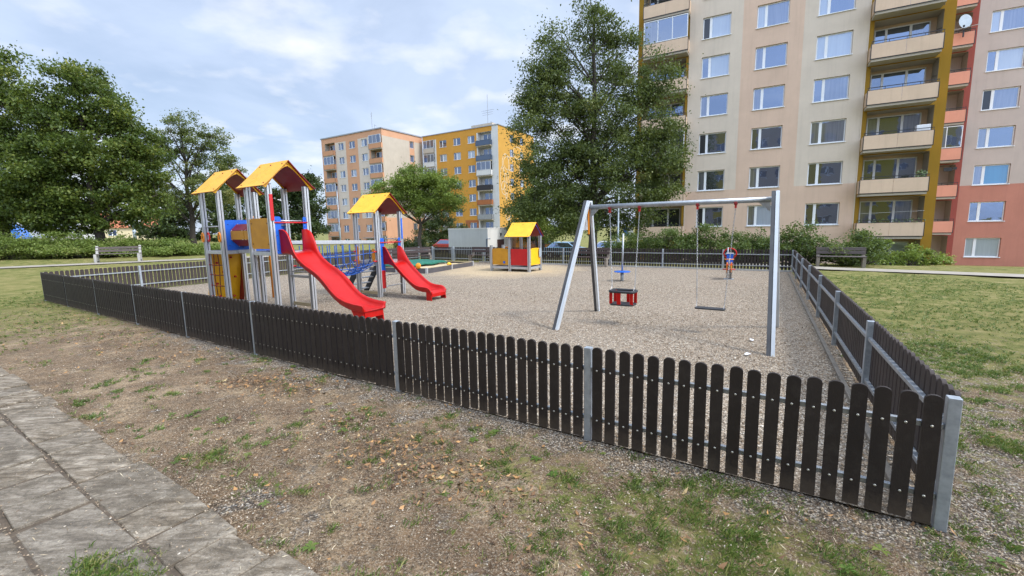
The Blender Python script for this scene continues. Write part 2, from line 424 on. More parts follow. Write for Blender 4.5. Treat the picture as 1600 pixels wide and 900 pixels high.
def make_slab():
    m, nt, b, out = node_mat('old_concrete_slab')
    p = pos(nt)
    at = nt.nodes.new('ShaderNodeAttribute'); at.attribute_name = 'tint'
    mp = nt.nodes.new('ShaderNodeMapping'); mp.inputs['Rotation'].default_value = (0, 0, R(20)); mp.inputs['Scale'].default_value = (1.0, 4.5, 1.0)
    nt.links.new(p, mp.inputs['Vector'])
    n = noise(nt, mp.outputs[0], 3.2, 9, 0.72, 0.6)
    c = ramp(nt, n, [(0.39, (0.105, 0.080, 0.053)), (0.47, (0.195, 0.157, 0.112)), (0.54, (0.285, 0.238, 0.177)), (0.63, (0.41, 0.355, 0.275))])
    c = mixc(nt, mathn(nt, 'MULTIPLY', at.outputs['Fac'], 0.55), c, (0.17, 0.157, 0.135))
    c = mixc(nt, ramp(nt, noise(nt, p, 2.2, 9, 0.8), [(0.48, 0.0), (0.58, 0.7)]), c, (0.105, 0.086, 0.062))
    c = mixc(nt, ramp(nt, noise(nt, p, 24, 8, 0.85), [(0.34, 0.8), (0.52, 0.0)]), c, (0.075, 0.065, 0.052))
    c = mixc(nt, ramp(nt, noise(nt, p, 120, 3, 0.8), [(0.60, 0.0), (0.70, 0.6)]), c, (0.52, 0.50, 0.46))
    c = mixc(nt, ramp(nt, noise(nt, p, 75, 3, 0.8), [(0.30, 0.6), (0.40, 0.0)]), c, (0.07, 0.062, 0.05))
    nt.links.new(c, b.inputs['Base Color'])
    b.inputs['Roughness'].default_value = 0.92
    b.inputs['Specular IOR Level'].default_value = 0.12
    h = mathn(nt, 'ADD', mathn(nt, 'MULTIPLY', n, 1.4), mathn(nt, 'MULTIPLY', noise(nt, p, 60, 6, 0.75), 0.8))
    bump(nt, b, h, 0.7, 0.014)
    return m
MT['slab'] = make_slab()
MT['path'] = M('pale_gravel_path', (0.33, 0.295, 0.24), (0.25, 0.22, 0.175), 2.0, 0.9, 0, 0.4, 60)
MT['joint_sand'] = M('joint_dirt', (0.12, 0.088, 0.058), (0.05, 0.038, 0.026), 14, 0.95, 0, 0.6, 60)
MT['sand'] = M('play_sand', (0.55, 0.43, 0.26), (0.44, 0.34, 0.20), 5, 0.95, 0, 0.5, 14, bdist=0.04)

# ------------------------------------------------------------------ mesh builder
class MB:
    def __init__(s):
        s.v, s.f, s.m, s.mats = [], [], [], []

    def mi(s, mat):
        if mat not in s.mats:
            s.mats.append(mat)
        return s.mats.index(mat)

    def add(s, vs, fs, mat):
        o = len(s.v)
        i = s.mi(mat)
        s.v += [tuple(v) for v in vs]
        for f in fs:
            s.f.append(tuple(o + k for k in f))
            s.m.append(i)
        return s

    def box(s, x0, x1, y0, y1, z0, z1, mat):
        v = [(x, y, z) for z in (z0, z1) for y in (y0, y1) for x in (x0, x1)]
        return s.add(v, [(0, 2, 3, 1), (4, 5, 7, 6), (0, 1, 5, 4), (2, 6, 7, 3), (0, 4, 6, 2), (1, 3, 7, 5)], mat)

    def frame_axes(s, p0, p1, up=(0, 0, 1)):
        p0, p1 = Vector(p0), Vector(p1)
        d = (p1 - p0).normalized()
        u = Vector(up)
        if abs(d.dot(u)) > 0.98:
            u = Vector((0, 1, 0))
        a = d.cross(u).normalized()
        b = a.cross(d).normalized()
        return p0, p1, d, a, b

    def bar(s, p0, p1, w, h, mat, up=(0, 0, 1)):
        p0, p1, d, a, b = s.frame_axes(p0, p1, up)
        v = []
        for p in (p0, p1):
            for i, j in ((-1, -1), (1, -1), (1, 1), (-1, 1)):
                v.append(p + a * (i * w / 2) + b * (j * h / 2))
        return s.add(v, [(3, 2, 1, 0), (4, 5, 6, 7), (0, 1, 5, 4), (1, 2, 6, 5), (2, 3, 7, 6), (3, 0, 4, 7)], mat)

    def profile(s, p0, p1, outline, mat, up=(0, 0, 1), mats=None):
        """sweep a closed 2-D outline from p0 to p1"""
        p0, p1, d, a, b = s.frame_axes(p0, p1, up)
        n = len(outline)
        v = [p + a * x + b * y for p in (p0, p1) for x, y in outline]
        s.add(v, [tuple(range(n))[::-1], tuple(range(n, 2 * n))], mat)
        for i in range(n):
            j = (i + 1) % n
            mm = mats[i] if mats else mat
            s.add([v[i], v[j], v[n + j], v[n + i]], [(0, 1, 2, 3)], mm)
        return s

    def tube(s, pts, r, mat, sides=8, closed=False, cap=True):
        pts = [Vector(p) for p in pts]
        n = len(pts)
        rs = r if isinstance(r, (list, tuple)) else [r] * n
        vs = []
        prev = None
        for i, p in enumerate(pts):
            if closed:
                d = (pts[(i + 1) % n] - pts[i - 1])
            else:
                d = pts[min(i + 1, n - 1)] - pts[max(i - 1, 0)]
            d = d.normalized() if d.length > 1e-9 else Vector((0, 0, 1))
            if prev is None:
                u = Vector((0, 0, 1)) if abs(d.z) < 0.9 else Vector((1, 0, 0))
                a = d.cross(u).normalized()
            else:
                a = (prev - d * prev.dot(d))
                a = a.normalized() if a.length > 1e-6 else d.orthogonal().normalized()
            prev = a
            b = d.cross(a)
            for k in range(sides):
                t = 2 * math.pi * k / sides
                vs.append(p + (a * math.cos(t) + b * math.sin(t)) * rs[i])
        fs = []
        m = n if closed else n - 1
        for i in range(m):
            for k in range(sides):
                a0 = i * sides + k
                a1 = i * sides + (k + 1) % sides
                b0 = ((i + 1) % n) * sides + k
                b1 = ((i + 1) % n) * sides + (k + 1) % sides
                fs.append((a0, a1, b1, b0))
        if cap and not closed:
            fs.append(tuple(range(sides))[::-1])
            fs.append(tuple(range((n - 1) * sides, n * sides)))
        return s.add(vs, fs, mat)

    def prism(s, outline, y0, y1, mat, axis='y', side=None):
        """outline of (a, b) pairs extruded along an axis. axis y: (x,z); axis x: (y,z); axis z: (x,y)"""
        def P(a, b, t):
            return {'y': (a, t, b), 'x': (t, a, b), 'z': (a, b, t)}[axis]
        n = len(outline)
        v = [P(a, b, y0) for a, b in outline] + [P(a, b, y1) for a, b in outline]
        s.add(v, [tuple(range(n)), tuple(range(n, 2 * n))[::-1]], mat)
        o = len(s.v) - 2 * n
        i = s.mi(side or mat)
        for k in range(n):
            j = (k + 1) % n
            s.f.append((o + j, o + k, o + n + k, o + n + j))
            s.m.append(i)
        return s

    def lathe(s, prof, mat, c=(0, 0, 0), sides=16):
        vs = [(c[0] + r * math.cos(2 * math.pi * k / sides), c[1] + r * math.sin(2 * math.pi * k / sides), c[2] + z) for r, z in prof for k in range(sides)]
        fs = []
        for i in range(len(prof) - 1):
            for k in range(sides):
                fs.append((i * sides + k, i * sides + (k + 1) % sides, (i + 1) * sides + (k + 1) % sides, (i + 1) * sides + k))
        fs.append(tuple(range(sides))[::-1])
        fs.append(tuple(range((len(prof) - 1) * sides, len(prof) * sides)))
        return s.add(vs, fs, mat)

    def build(s, name, parent=None, smooth=False, bevel=0.0, loc=None, rotz=None, fixn=True):
        me = bpy.data.meshes.new(name)
        me.from_pydata(s.v, [], s.f)
        for mt in s.mats:
            me.materials.append(mt)
        me.polygons.foreach_set('material_index', s.m)
        if fixn:
            import bmesh
            bm = bmesh.new(); bm.from_mesh(me)
            bmesh.ops.recalc_face_normals(bm, faces=bm.faces)
            bm.to_mesh(me); bm.free()
        if smooth:
            me.polygons.foreach_set('use_smooth', [True] * len(me.polygons))
        me.update()
        o = bpy.data.objects.new(name, me)
        COL.objects.link(o)
        if parent is not None:
            o.parent = parent
        if loc is not None:
            o.location = loc
        if rotz is not None:
            o.rotation_euler = (0, 0, rotz)
        if bevel:
            md = o.modifiers.new('bevel', 'BEVEL')
            md.width = bevel
            md.segments = 2
            md.limit_method = 'ANGLE'
            md.angle_limit = R(40)
        if smooth == 'auto':
            pass
        return o

def thing(name, label, cat, loc=(0, 0, 0), rotz=0.0, group=None):
    o = bpy.data.objects.new(name, None)
    o.empty_display_size = 0.2
    COL.objects.link(o)
    o.location = loc
    o.rotation_euler = (0, 0, rotz)
    o['label'] = label
    o['category'] = cat
    if group:
        o['group'] = group
    return o

def tag(o, label, cat, group=None):
    o['label'] = label
    o['category'] = cat
    if group:
        o['group'] = group
    return o

def structure(o, kind='structure'):
    o['kind'] = kind
    return o

# quick numpy mesh of many small polygons with a per-face tint
def np_mesh(name, verts, k, mat, tint, parent=None):
    nf = len(verts) // k
    me = bpy.data.meshes.new(name)
    me.vertices.add(len(verts))
    me.vertices.foreach_set('co', np.asarray(verts, dtype=np.float32).ravel())
    me.loops.add(nf * k)
    me.loops.foreach_set('vertex_index', np.arange(nf * k, dtype=np.int32))
    me.polygons.add(nf)
    me.polygons.foreach_set('loop_start', np.arange(0, nf * k, k, dtype=np.int32))
    me.polygons.foreach_set('loop_total', np.full(nf, k, dtype=np.int32))
    me.update(calc_edges=True)
    a = me.attributes.new('tint', 'FLOAT', 'FACE')
    a.data.foreach_set('value', np.asarray(tint, dtype=np.float32))
    me.materials.append(mat)
    o = bpy.data.objects.new(name, me)
    COL.objects.link(o)
    if parent is not None:
        o.parent = parent
    return o

# ------------------------------------------------------------------ site frame
TH = R(-32.5)
EX = np.array([math.cos(TH), math.sin(TH)])
EY = np.array([-math.sin(TH), math.cos(TH)])
RC0 = np.array([2.55, 2.44])                 # near right fence corner
LC0 = np.array([-13.59, 12.74])              # left fence corner
EP = np.array([0.494, 0.8695])               # direction of the right and left fences
RC1 = RC0 + EP * 16.17
LC1 = LC0 + EP * 16.17
NB = np.array([0.538, 0.843])                # outward from the back fence
NL = np.array([-0.8695, 0.494])              # outward from the left fence

def sm(t):
    t = np.clip(t, 0, 1)
    return t * t * (3 - 2 * t)

def hgt(x, y):
    x = np.asarray(x, dtype=float); y = np.asarray(y, dtype=float)
    dl = (x - LC0[0]) * NL[0] + (y - LC0[1]) * NL[1]
    db = (x - RC1[0]) * NB[0] + (y - RC1[1]) * NB[1]
    a = np.clip(dl - 0.6, 0, 48)
    b = np.clip(db - 3.0, 0, 32)
    return 0.0275 * a * sm(a / 6) - 0.068 * b * sm(b / 5)

def H1(x, y):
    return float(hgt(x, y))

def lawn_density(x, y):
    """how much of the ground is grass, 0..1"""
    x = np.asarray(x, dtype=float); y = np.asarray(y, dtype=float)
    dr = (x - RC0[0]) * 0.8695 + (y - RC0[1]) * -0.494      # right of the right fence
    df = -((x - RC0[0]) * 0.538 + (y - RC0[1]) * 0.843)     # in front of the front fence
    al = (x - RC0[0]) * -0.843 + (y - RC0[1]) * 0.538       # along the front fence
    right = sm((dr + 0.1) / 0.6)
    front = 1 - right
    dist = (x - RC0[0]) * 0.494 + (y - RC0[1]) * 0.8695
    d_right = 0.36 + 0.10 * sm((dist + 1) / 2.0) + 0.24 * sm((dist - 2.4) / 2.6) + 0.2 * sm((dist - 5) / 5)
    band = np.exp(-((df - 0.75) / 0.45) ** 2)
    d_front = 0.27 + 0.34 * band * sm((5.5 - al) / 4) + 0.20 * sm((3.2 - al) / 3) * sm((df - 0.6) / 0.5) + 0.34 * sm((al - 9.5) / 6)
    d_front = d_front - 0.10 * np.exp(-((al - 6.0) / 2.6) ** 2)
    far = sm((np.hypot(x, y) - 15) / 8)
    base = right * d_right + front * d_front
    return base * (1 - far) + 0.93 * far

def stone_density(x, y):
    x = np.asarray(x, dtype=float); y = np.asarray(y, dtype=float)
    dr = (x - RC0[0]) * 0.8695 + (y - RC0[1]) * -0.494
    df = -((x - RC0[0]) * 0.538 + (y - RC0[1]) * 0.843)
    al = (x - RC0[0]) * -0.843 + (y - RC0[1]) * 0.538
    s = 0.80 * np.exp(-(np.clip(df, 0, 9) / 0.42) ** 2) * sm((14 - al) / 5) * (df > -0.3)
    s = np.maximum(s, 0.62 * np.exp(-(((al - 3.9) / 0.9) ** 2 + ((df - 2.1) / 0.36) ** 2)))
    s = np.maximum(s, 0.60 * np.exp(-(((al - 5.4) / 0.8) ** 2 + ((df - 2.5) / 0.22) ** 2)))
    s = np.maximum(s, 0.66 * sm((dr + 0.1) / 0.4) * np.exp(-(np.clip(dr, 0, 20) / 2.0) ** 2))
    s = np.maximum(s, 0.42 * sm((3.5 - al) / 3))
    s = np.maximum(s, 0.30)
    return s * (1 - 0.9 * sm((np.hypot(x, y) - 12) / 6))

# ground sheet: fine near the camera, coarse to the horizon
def axis(lo, hi, c0, c1, fine):
    mid = list(np.arange(c0, c1 + 1e-6, fine))
    out, st, v = [], fine, c1
    while v < hi:
        st *= 1.22; v += st; out.append(v)
    neg, st, v = [], fine, c0
    while v > lo:
        st *= 1.22; v -= st; neg.append(v)
    return np.array(neg[::-1] + mid + out)
gx = axis(-900, 900, -16, 18, 0.4)
gy = axis(-700, 1500, -4, 26, 0.4)
GX, GY = np.meshgrid(gx, gy)
GZ = hgt(GX, GY)
rng = np.random.default_rng(3)
# slight unevenness outside the play area
_ins = ((GX - RC0[0]) * 0.538 + (GY - RC0[1]) * 0.843)
bumpy = 0.012 * (np.sin(GX * 2.1 + GY * 0.7) + np.sin(GY * 2.7 - GX * 1.3)) * (np.hypot(GX, GY) < 30)
db_ = (GX - RC1[0]) * NB[0] + (GY - RC1[1]) * NB[1]
drr = (GX - RC0[0]) * 0.8695 + (GY - RC0[1]) * -0.494
dll = (GX - LC0[0]) * NL[0] + (GY - LC0[1]) * NL[1]
inside = (_ins > -0.3) & (db_ < 0.8) & (drr < 0.5) & (dll < 0.5)
paveside = (_ins < -2.4)
GZ = np.where(inside | paveside, GZ - 0.0, GZ + bumpy - 0.012)
verts = np.stack([GX.ravel(), GY.ravel(), GZ.ravel()], 1)
nx, ny = len(gx), len(gy)
idx = np.arange(nx * ny).reshape(ny, nx)
quads = np.stack([idx[:-1, :-1].ravel(), idx[:-1, 1:].ravel(), idx[1:, 1:].ravel(), idx[1:, :-1].ravel()], 1)
me = bpy.data.meshes.new('ground')
me.from_pydata(verts.tolist(), [], quads.tolist())
me.materials.append(MT['ground'])
a = me.attributes.new('lawn', 'FLOAT', 'POINT'); a.data.foreach_set('value', lawn_density(GX, GY).ravel().astype(np.float32))
a = me.attributes.new('stones', 'FLOAT', 'POINT'); a.data.foreach_set('value', stone_density(GX, GY).ravel().astype(np.float32))
me.polygons.foreach_set('use_smooth', [True] * len(me.polygons))
ground = bpy.data.objects.new('ground', me); COL.objects.link(ground); structure(ground)

# play area gravel, a shallow bed inside the fence
def gravel_bed():
    n = 90
    vs = []
    for j in range(n + 1):
        for i in range(n + 1):
            u, v = i / n, j / n
            p = RC0 * (1 - u) + LC0 * u + EP * (v * 16.17)
            edge = min(u, 1 - u, v, 1 - v)
            z = 0.008 + 0.018 * mnoise.noise(Vector((p[0] * 0.55, p[1] * 0.55, 0))) * min(1, edge * 14) + 0.012 * min(1, edge * 14)
            vs.append((p[0], p[1], max(0.006, z)))
    fs = [(j * (n + 1) + i, j * (n + 1) + i + 1, (j + 1) * (n + 1) + i + 1, (j + 1) * (n + 1) + i) for j in range(n) for i in range(n)]
    b = MB().add(vs, fs, MT['gravel'])
    return structure(b.build('gravel_ground', smooth=True))
gravel_bed()

# kerb strip just inside the right fence
b = MB()
k0 = RC0 - np.array([0.8695, -0.494]) * 0.13 + EP * 0.4
k1 = k0 + EP * 15.2
b.bar((k0[0], k0[1], 0.02), (k1[0], k1[1], 0.005), 0.05, 0.06, MT['concrete_brown'])
structure(b.build('kerb_edging', bevel=0.006))
# pale base strip below the back fence
b = MB()
q0 = RC1 - NB * 0.02; q1 = RC1 + np.array([-0.843, 0.538]) * 14.6 - NB * 0.02
b.bar((q0[0], q0[1], 0.03), (q1[0], q1[1], 0.03), 0.05, 0.08, MT['concrete'])
structure(b.build('kerb_back', bevel=0.006))

# paths: sheets that follow the ground
def path_sheet(name, pts, width, lift=0.03):
    vs, fs = [], []
    P = [np.array(p, dtype=float) for p in pts]
    dense = []
    for a_, b_ in zip(P[:-1], P[1:]):
        k = max(2, int(np.linalg.norm(b_ - a_) / 0.8))
        dense += [a_ + (b_ - a_) * t / k for t in range(k)]
    dense.append(P[-1])
    for i, p in enumerate(dense):
        d = dense[min(i + 1, len(dense) - 1)] - dense[max(i - 1, 0)]
        d /= np.linalg.norm(d)
        nrm = np.array([-d[1], d[0]])
        for sgn in (-1, 0, 1):
            w = width / 2 * sgn * (1 + 0.10 * mnoise.noise(Vector((p[0] * 0.7, p[1] * 0.7, sgn * 3.1))))
            q = p + nrm * w
            vs.append((q[0], q[1], H1(q[0], q[1]) + lift))
        if i:
            o = (i - 1) * 3
            fs += [(o, o + 1, o + 4, o + 3), (o + 1, o + 2, o + 5, o + 4)]
    return structure(MB().add(vs, fs, MT['path']).build(name, smooth=True))
path_sheet('path', [(-36, 9), (-25.2, 21.3), (-23.1, 23.2), (-20.6, 25.6), (-18.4, 27.3), (-11.5, 33.0), (-3, 33.5), (5, 27.5), (9.8, 20.9), (12.6, 17.3), (14.7, 15.5), (16.4, 13.9), (22, 9.2), (34, 0)], 1.1)

# pavement of old slabs, parallel to the front fence
def pavement():
    rs = random.Random(5)
    ax = np.array([-0.843, 0.538]); cr = np.array([-0.538, -0.843])
    org = np.array([-1.40, 2.33])
    vs, fs, tint = [], [], []
    for row in range(0, 9):
        s = -3.0 + rs.random() * 0.3
        c0 = row * 0.385
        while s < 13.5:
            ln = 0.40 if rs.random() < 0.75 else 0.80
            e = s + ln
            g = 0.008 + rs.random() * 0.009
            jit = [rs.uniform(-0.012, 0.012) for _ in range(8)]
            dz = rs.uniform(-0.006, 0.006); tlt = rs.uniform(-0.007, 0.007); tl2 = rs.uniform(-0.006, 0.006)
            edge = rs.uniform(-0.06, 0.04) if row == 0 else 0
            cs = [(s + g, c0 + g + edge), (e - g, c0 + g + edge), (e - g, c0 + 0.385 - g), (s + g, c0 + 0.385 - g)]
            if row == 2 or row == 1:
                cs = [(a_ + 0.17 * row, b_) for a_, b_ in cs]
            o = len(vs)
            top = 0.022 + dz
            pts = []
            for q, (u, v) in enumerate(cs):
                p = org + ax * (u + jit[q]) + cr * (v + jit[q + 4])
                pts.append((p, top + tlt * (1 if q in (1, 2) else -1) + tl2 * (1 if q > 1 else -1)))
            for p, z in pts:
                vs.append((p[0], p[1], -0.02))
            for p, z in pts:
                vs.append((p[0], p[1], z - 0.006))
            cen = sum(p for p, _ in pts) / 4
            for p, z in pts:
                q = p + (cen - p) * 0.03
                vs.append((q[0], q[1], z))
            fs += [(o + 8, o + 9, o + 10, o + 11)]
            for q in range(4):
                r_ = (q + 1) % 4
                fs += [(o + q, o + r_, o + 4 + r_, o + 4 + q), (o + 4 + q, o + 4 + r_, o + 8 + r_, o + 8 + q)]
            tint += [rs.random() if row else rs.random() * .5] * 9
            s = e
    q = [org + ax * u + cr * v for u, v in ((-3, .05), (13.4, .05), (13.4, 3.4), (-3, 3.4))]
    structure(MB().add([(p[0], p[1], .010) for p in q], [(0, 1, 2, 3)], MT['joint_sand']).build('pavement_bed'))
    b = MB().add(vs, fs, MT['slab'])
    o = b.build('pavement')
    at = o.data.attributes.new('tint', 'FLOAT', 'FACE')
    at.data.foreach_set('value', tint)
    return structure(o)
pavement()

# ------------------------------------------------------------------ fences
def picket_outline(w, z0, z1):
    pts = [(-w / 2, z0), (w / 2, z0), (w / 2, z1 - 0.030)]
    for k in range(1, 8):
        t = math.pi * k / 8
        pts.append((w / 2 * math.cos(t), z1 - 0.030 + 0.030 * math.sin(t)))
    pts.append((-w / 2, z1 - 0.030))
    return pts

def fence(name, label, start, rot, bays, outside, pmat, z_top=0.83, skip_last_post=False, grade=True, first_post=True):
    """local x runs along the fence; outside = +1 / -1 local y side that carries the pickets"""
    f = thing(name, label, 'fence', (start[0], start[1], 0), rot)
    rs = random.Random(hash(name) % 99 + int(start[0] * 10))
    rs = random.Random(int(abs(start[0]) * 13 + 7))
    xs = [0.0]
    for b_ in bays:
        xs.append(xs[-1] + b_)
    for i, x in enumerate(xs):
        if i == 0 and not first_post:
            continue
        if i == len(xs) - 1 and skip_last_post:
            continue
        b = MB()
        lean = rs.uniform(-0.004, 0.004)
        b.add([(x - .031, -.031, 0), (x + .031, -.031, 0), (x + .031, .031, 0), (x - .031, .031, 0),
               (x - .031 + lean, -.031, z_top), (x + .031 + lean, -.031, z_top), (x + .031 + lean, .031, z_top), (x - .031 + lean, .031, z_top)],
              [(3, 2, 1, 0), (4, 5, 6, 7), (0, 1, 5, 4), (1, 2, 6, 5), (2, 3, 7, 6), (3, 0, 4, 7)], MT['galv'])
        b.build('post', f, bevel=0.004)
    for i in range(len(bays)):
        x0, x1 = xs[i] + .032, xs[i + 1] - .032
        for z in (0.205, 0.645):
            b = MB()
            b.box(x0, x1, -.017, .017, z - .017, z + .017, MT['galv_rail'])
            b.build('rail', f, bevel=0.003)
        n = max(1, round((x1 - x0 - 0.01) / 0.1135))
        pitch = (x1 - x0) / n
        b = MB()
        yo = 0.019 * outside
        for k in range(n):
            xc = x0 + pitch * (k + 0.5) + rs.uniform(-.003, .003)
            zt = z_top + 0.012 + rs.uniform(-.005, .005)
            w = 0.083
            tl = rs.uniform(-.004, .004)
            ol = picket_outline(w, 0.035 + rs.uniform(-.006, .006), zt)
            ol = [(xc + a_ + tl * b_, b_) for a_, b_ in ol]
            b.prism(ol, yo, yo + 0.024 * outside, pmat)
            for z in (0.205, 0.645):
                yb = yo + 0.024 * outside
                bx, bz = xc + rs.uniform(-.004, .004), z + rs.uniform(-.003, .003)
                ring = [(bx + 0.0085 * math.cos(t * math.pi / 4), yb + 0.001 * outside, bz + 0.0085 * math.sin(t * math.pi / 4)) for t in range(8)]
                ring2 = [(bx + 0.005 * math.cos(t * math.pi / 4), yb + 0.0045 * outside, bz + 0.005 * math.sin(t * math.pi / 4)) for t in range(8)]
                fs = [tuple(range(8, 16))] + [(t, (t + 1) % 8, 8 + (t + 1) % 8, 8 + t) for t in range(8)]
                b.add(ring + ring2, fs, MT['bolt'])
        b.build('picket_panel', f)
    return f

# front fence runs from the near right corner to the far left corner (local -x), pickets face the viewer
front_bays = [2.26, 2.34, 3.085, 2.30, 2.315, 2.36, 2.31, 2.18]
rot_front = math.atan2(0.538, -0.843)        # local +x points to the far left
fence('picket_fence', 'long front picket fence nearest the viewer, dark brown pale boards with grey steel posts', RC0, rot_front, front_bays, +1, MT['picket'])
rot_side = math.atan2(0.8695, 0.494)
fence('picket_fence', 'picket fence running away on the right, steel rails and posts facing the swings', RC0, rot_side, [2.31] * 7, -1, MT['picket_in'], first_post=False)
fence('picket_fence', 'picket fence at the far left end behind the three play towers', LC0, rot_side, [2.31] * 7, +1, MT['picket_in'], first_post=False, skip_last_post=False)
# back fence from the far right corner to the gate
fb = fence('picket_fence', 'back picket fence between the gate and the far right corner, below the hedge', RC1, rot_front, [2.37] * 6, -1, MT['picket'], first_post=False)
fb2 = fence('picket_fence', 'short back picket fence bay between the gates and the left corner', RC1 + np.array([-0.843, 0.538]) * 18.05, rot_front, [1.02], -1, MT['picket'], first_post=False, skip_last_post=True)

def gate(label, s0, s1, grp):
    p = RC1 + np.array([-0.843, 0.538]) * s0
    g = thing('picket_gate', label, 'gate', (p[0], p[1], 0), rot_front, grp)
    L_ = s1 - s0
    MB().box(L_ - .04, L_ + .04, -.04, .04, 0, .86, MT['galv']).build('gate_post', g, bevel=.004)
    b = MB()
    x0, x1 = .10, L_ - .10
    for z in (.18, .70):
        b.box(x0, x1, -.02, .02, z - .02, z + .02, MT['galv_rail'])
    b.box(x0, x0 + .04, -.021, .021, .08, .80, MT['galv_rail'])
    b.box(x1 - .04, x1, -.021, .021, .08, .80, MT['galv_rail'])
    b.build('gate_frame', g, bevel=.003)
    b = MB()
    n = int((x1 - x0) / .112)
    for k in range(n):
        xc = x0 + (x1 - x0) * (k + .5) / n
        b.prism([(xc + a_, z_) for a_, z_ in picket_outline(.083, .05, .83)], -.023, -.047, MT['picket'])
    b.build('picket_panel', g)
gate('wide picket gate leaf in the back fence behind the sandbox', 14.24, 16.45, None)
gate('narrower picket gate leaf left of the wide one, by the brown bench', 16.45, 18.03, None)

# ------------------------------------------------------------------ play structure
def post_outline(w=0.10):
    h, g, d = w / 2, 0.010, 0.012
    o, mm = [], []
    # square with a groove in the middle of each side
    side = [(-h, -h), (-g, -h), (-g, -h + d), (g, -h + d), (g, -h), (h, -h)]
    for k in range(4):
        c, s_ = math.cos(k * math.pi / 2), math.sin(k * math.pi / 2)
        for q, (x, y) in enumerate(side[:-1]):
            o.append((x * c - y * s_, x * s_ + y * c))
            mm.append(MT['alu_dark'] if q in (1, 2, 3) else MT['alu'])
    return o, mm
PO, PM = post_outline()

def alu_post(parent, x, y, z0, z1, name='post'):
    b = MB()
    b.profile((x, y, z0), (x, y, z1), PO, MT['alu'], mats=PM)
    b.box(x - .048, x + .048, y - .048, y + .048, z1 - .001, z1 + .012, MT['rubber'])
    return b.build(name, parent)

def dots(b, pts, nrm, r, mat):
    """small domed screw caps on a surface"""
    nrm = Vector(nrm).normalized()
    a = nrm.orthogonal().normalized(); c = nrm.cross(a)
    for p in pts:
        p = Vector(p)
        r1 = [p + (a * math.cos(t * math.pi / 3) + c * math.sin(t * math.pi / 3)) * r for t in range(6)]
        r2 = [p + nrm * r * 0.7 + (a * math.cos(t * math.pi / 3) + c * math.sin(t * math.pi / 3)) * r * 0.55 for t in range(6)]
        b.add(r1 + r2, [tuple(range(6, 12))] + [(t, (t + 1) % 6, 6 + (t + 1) % 6, 6 + t) for t in range(6)], mat)

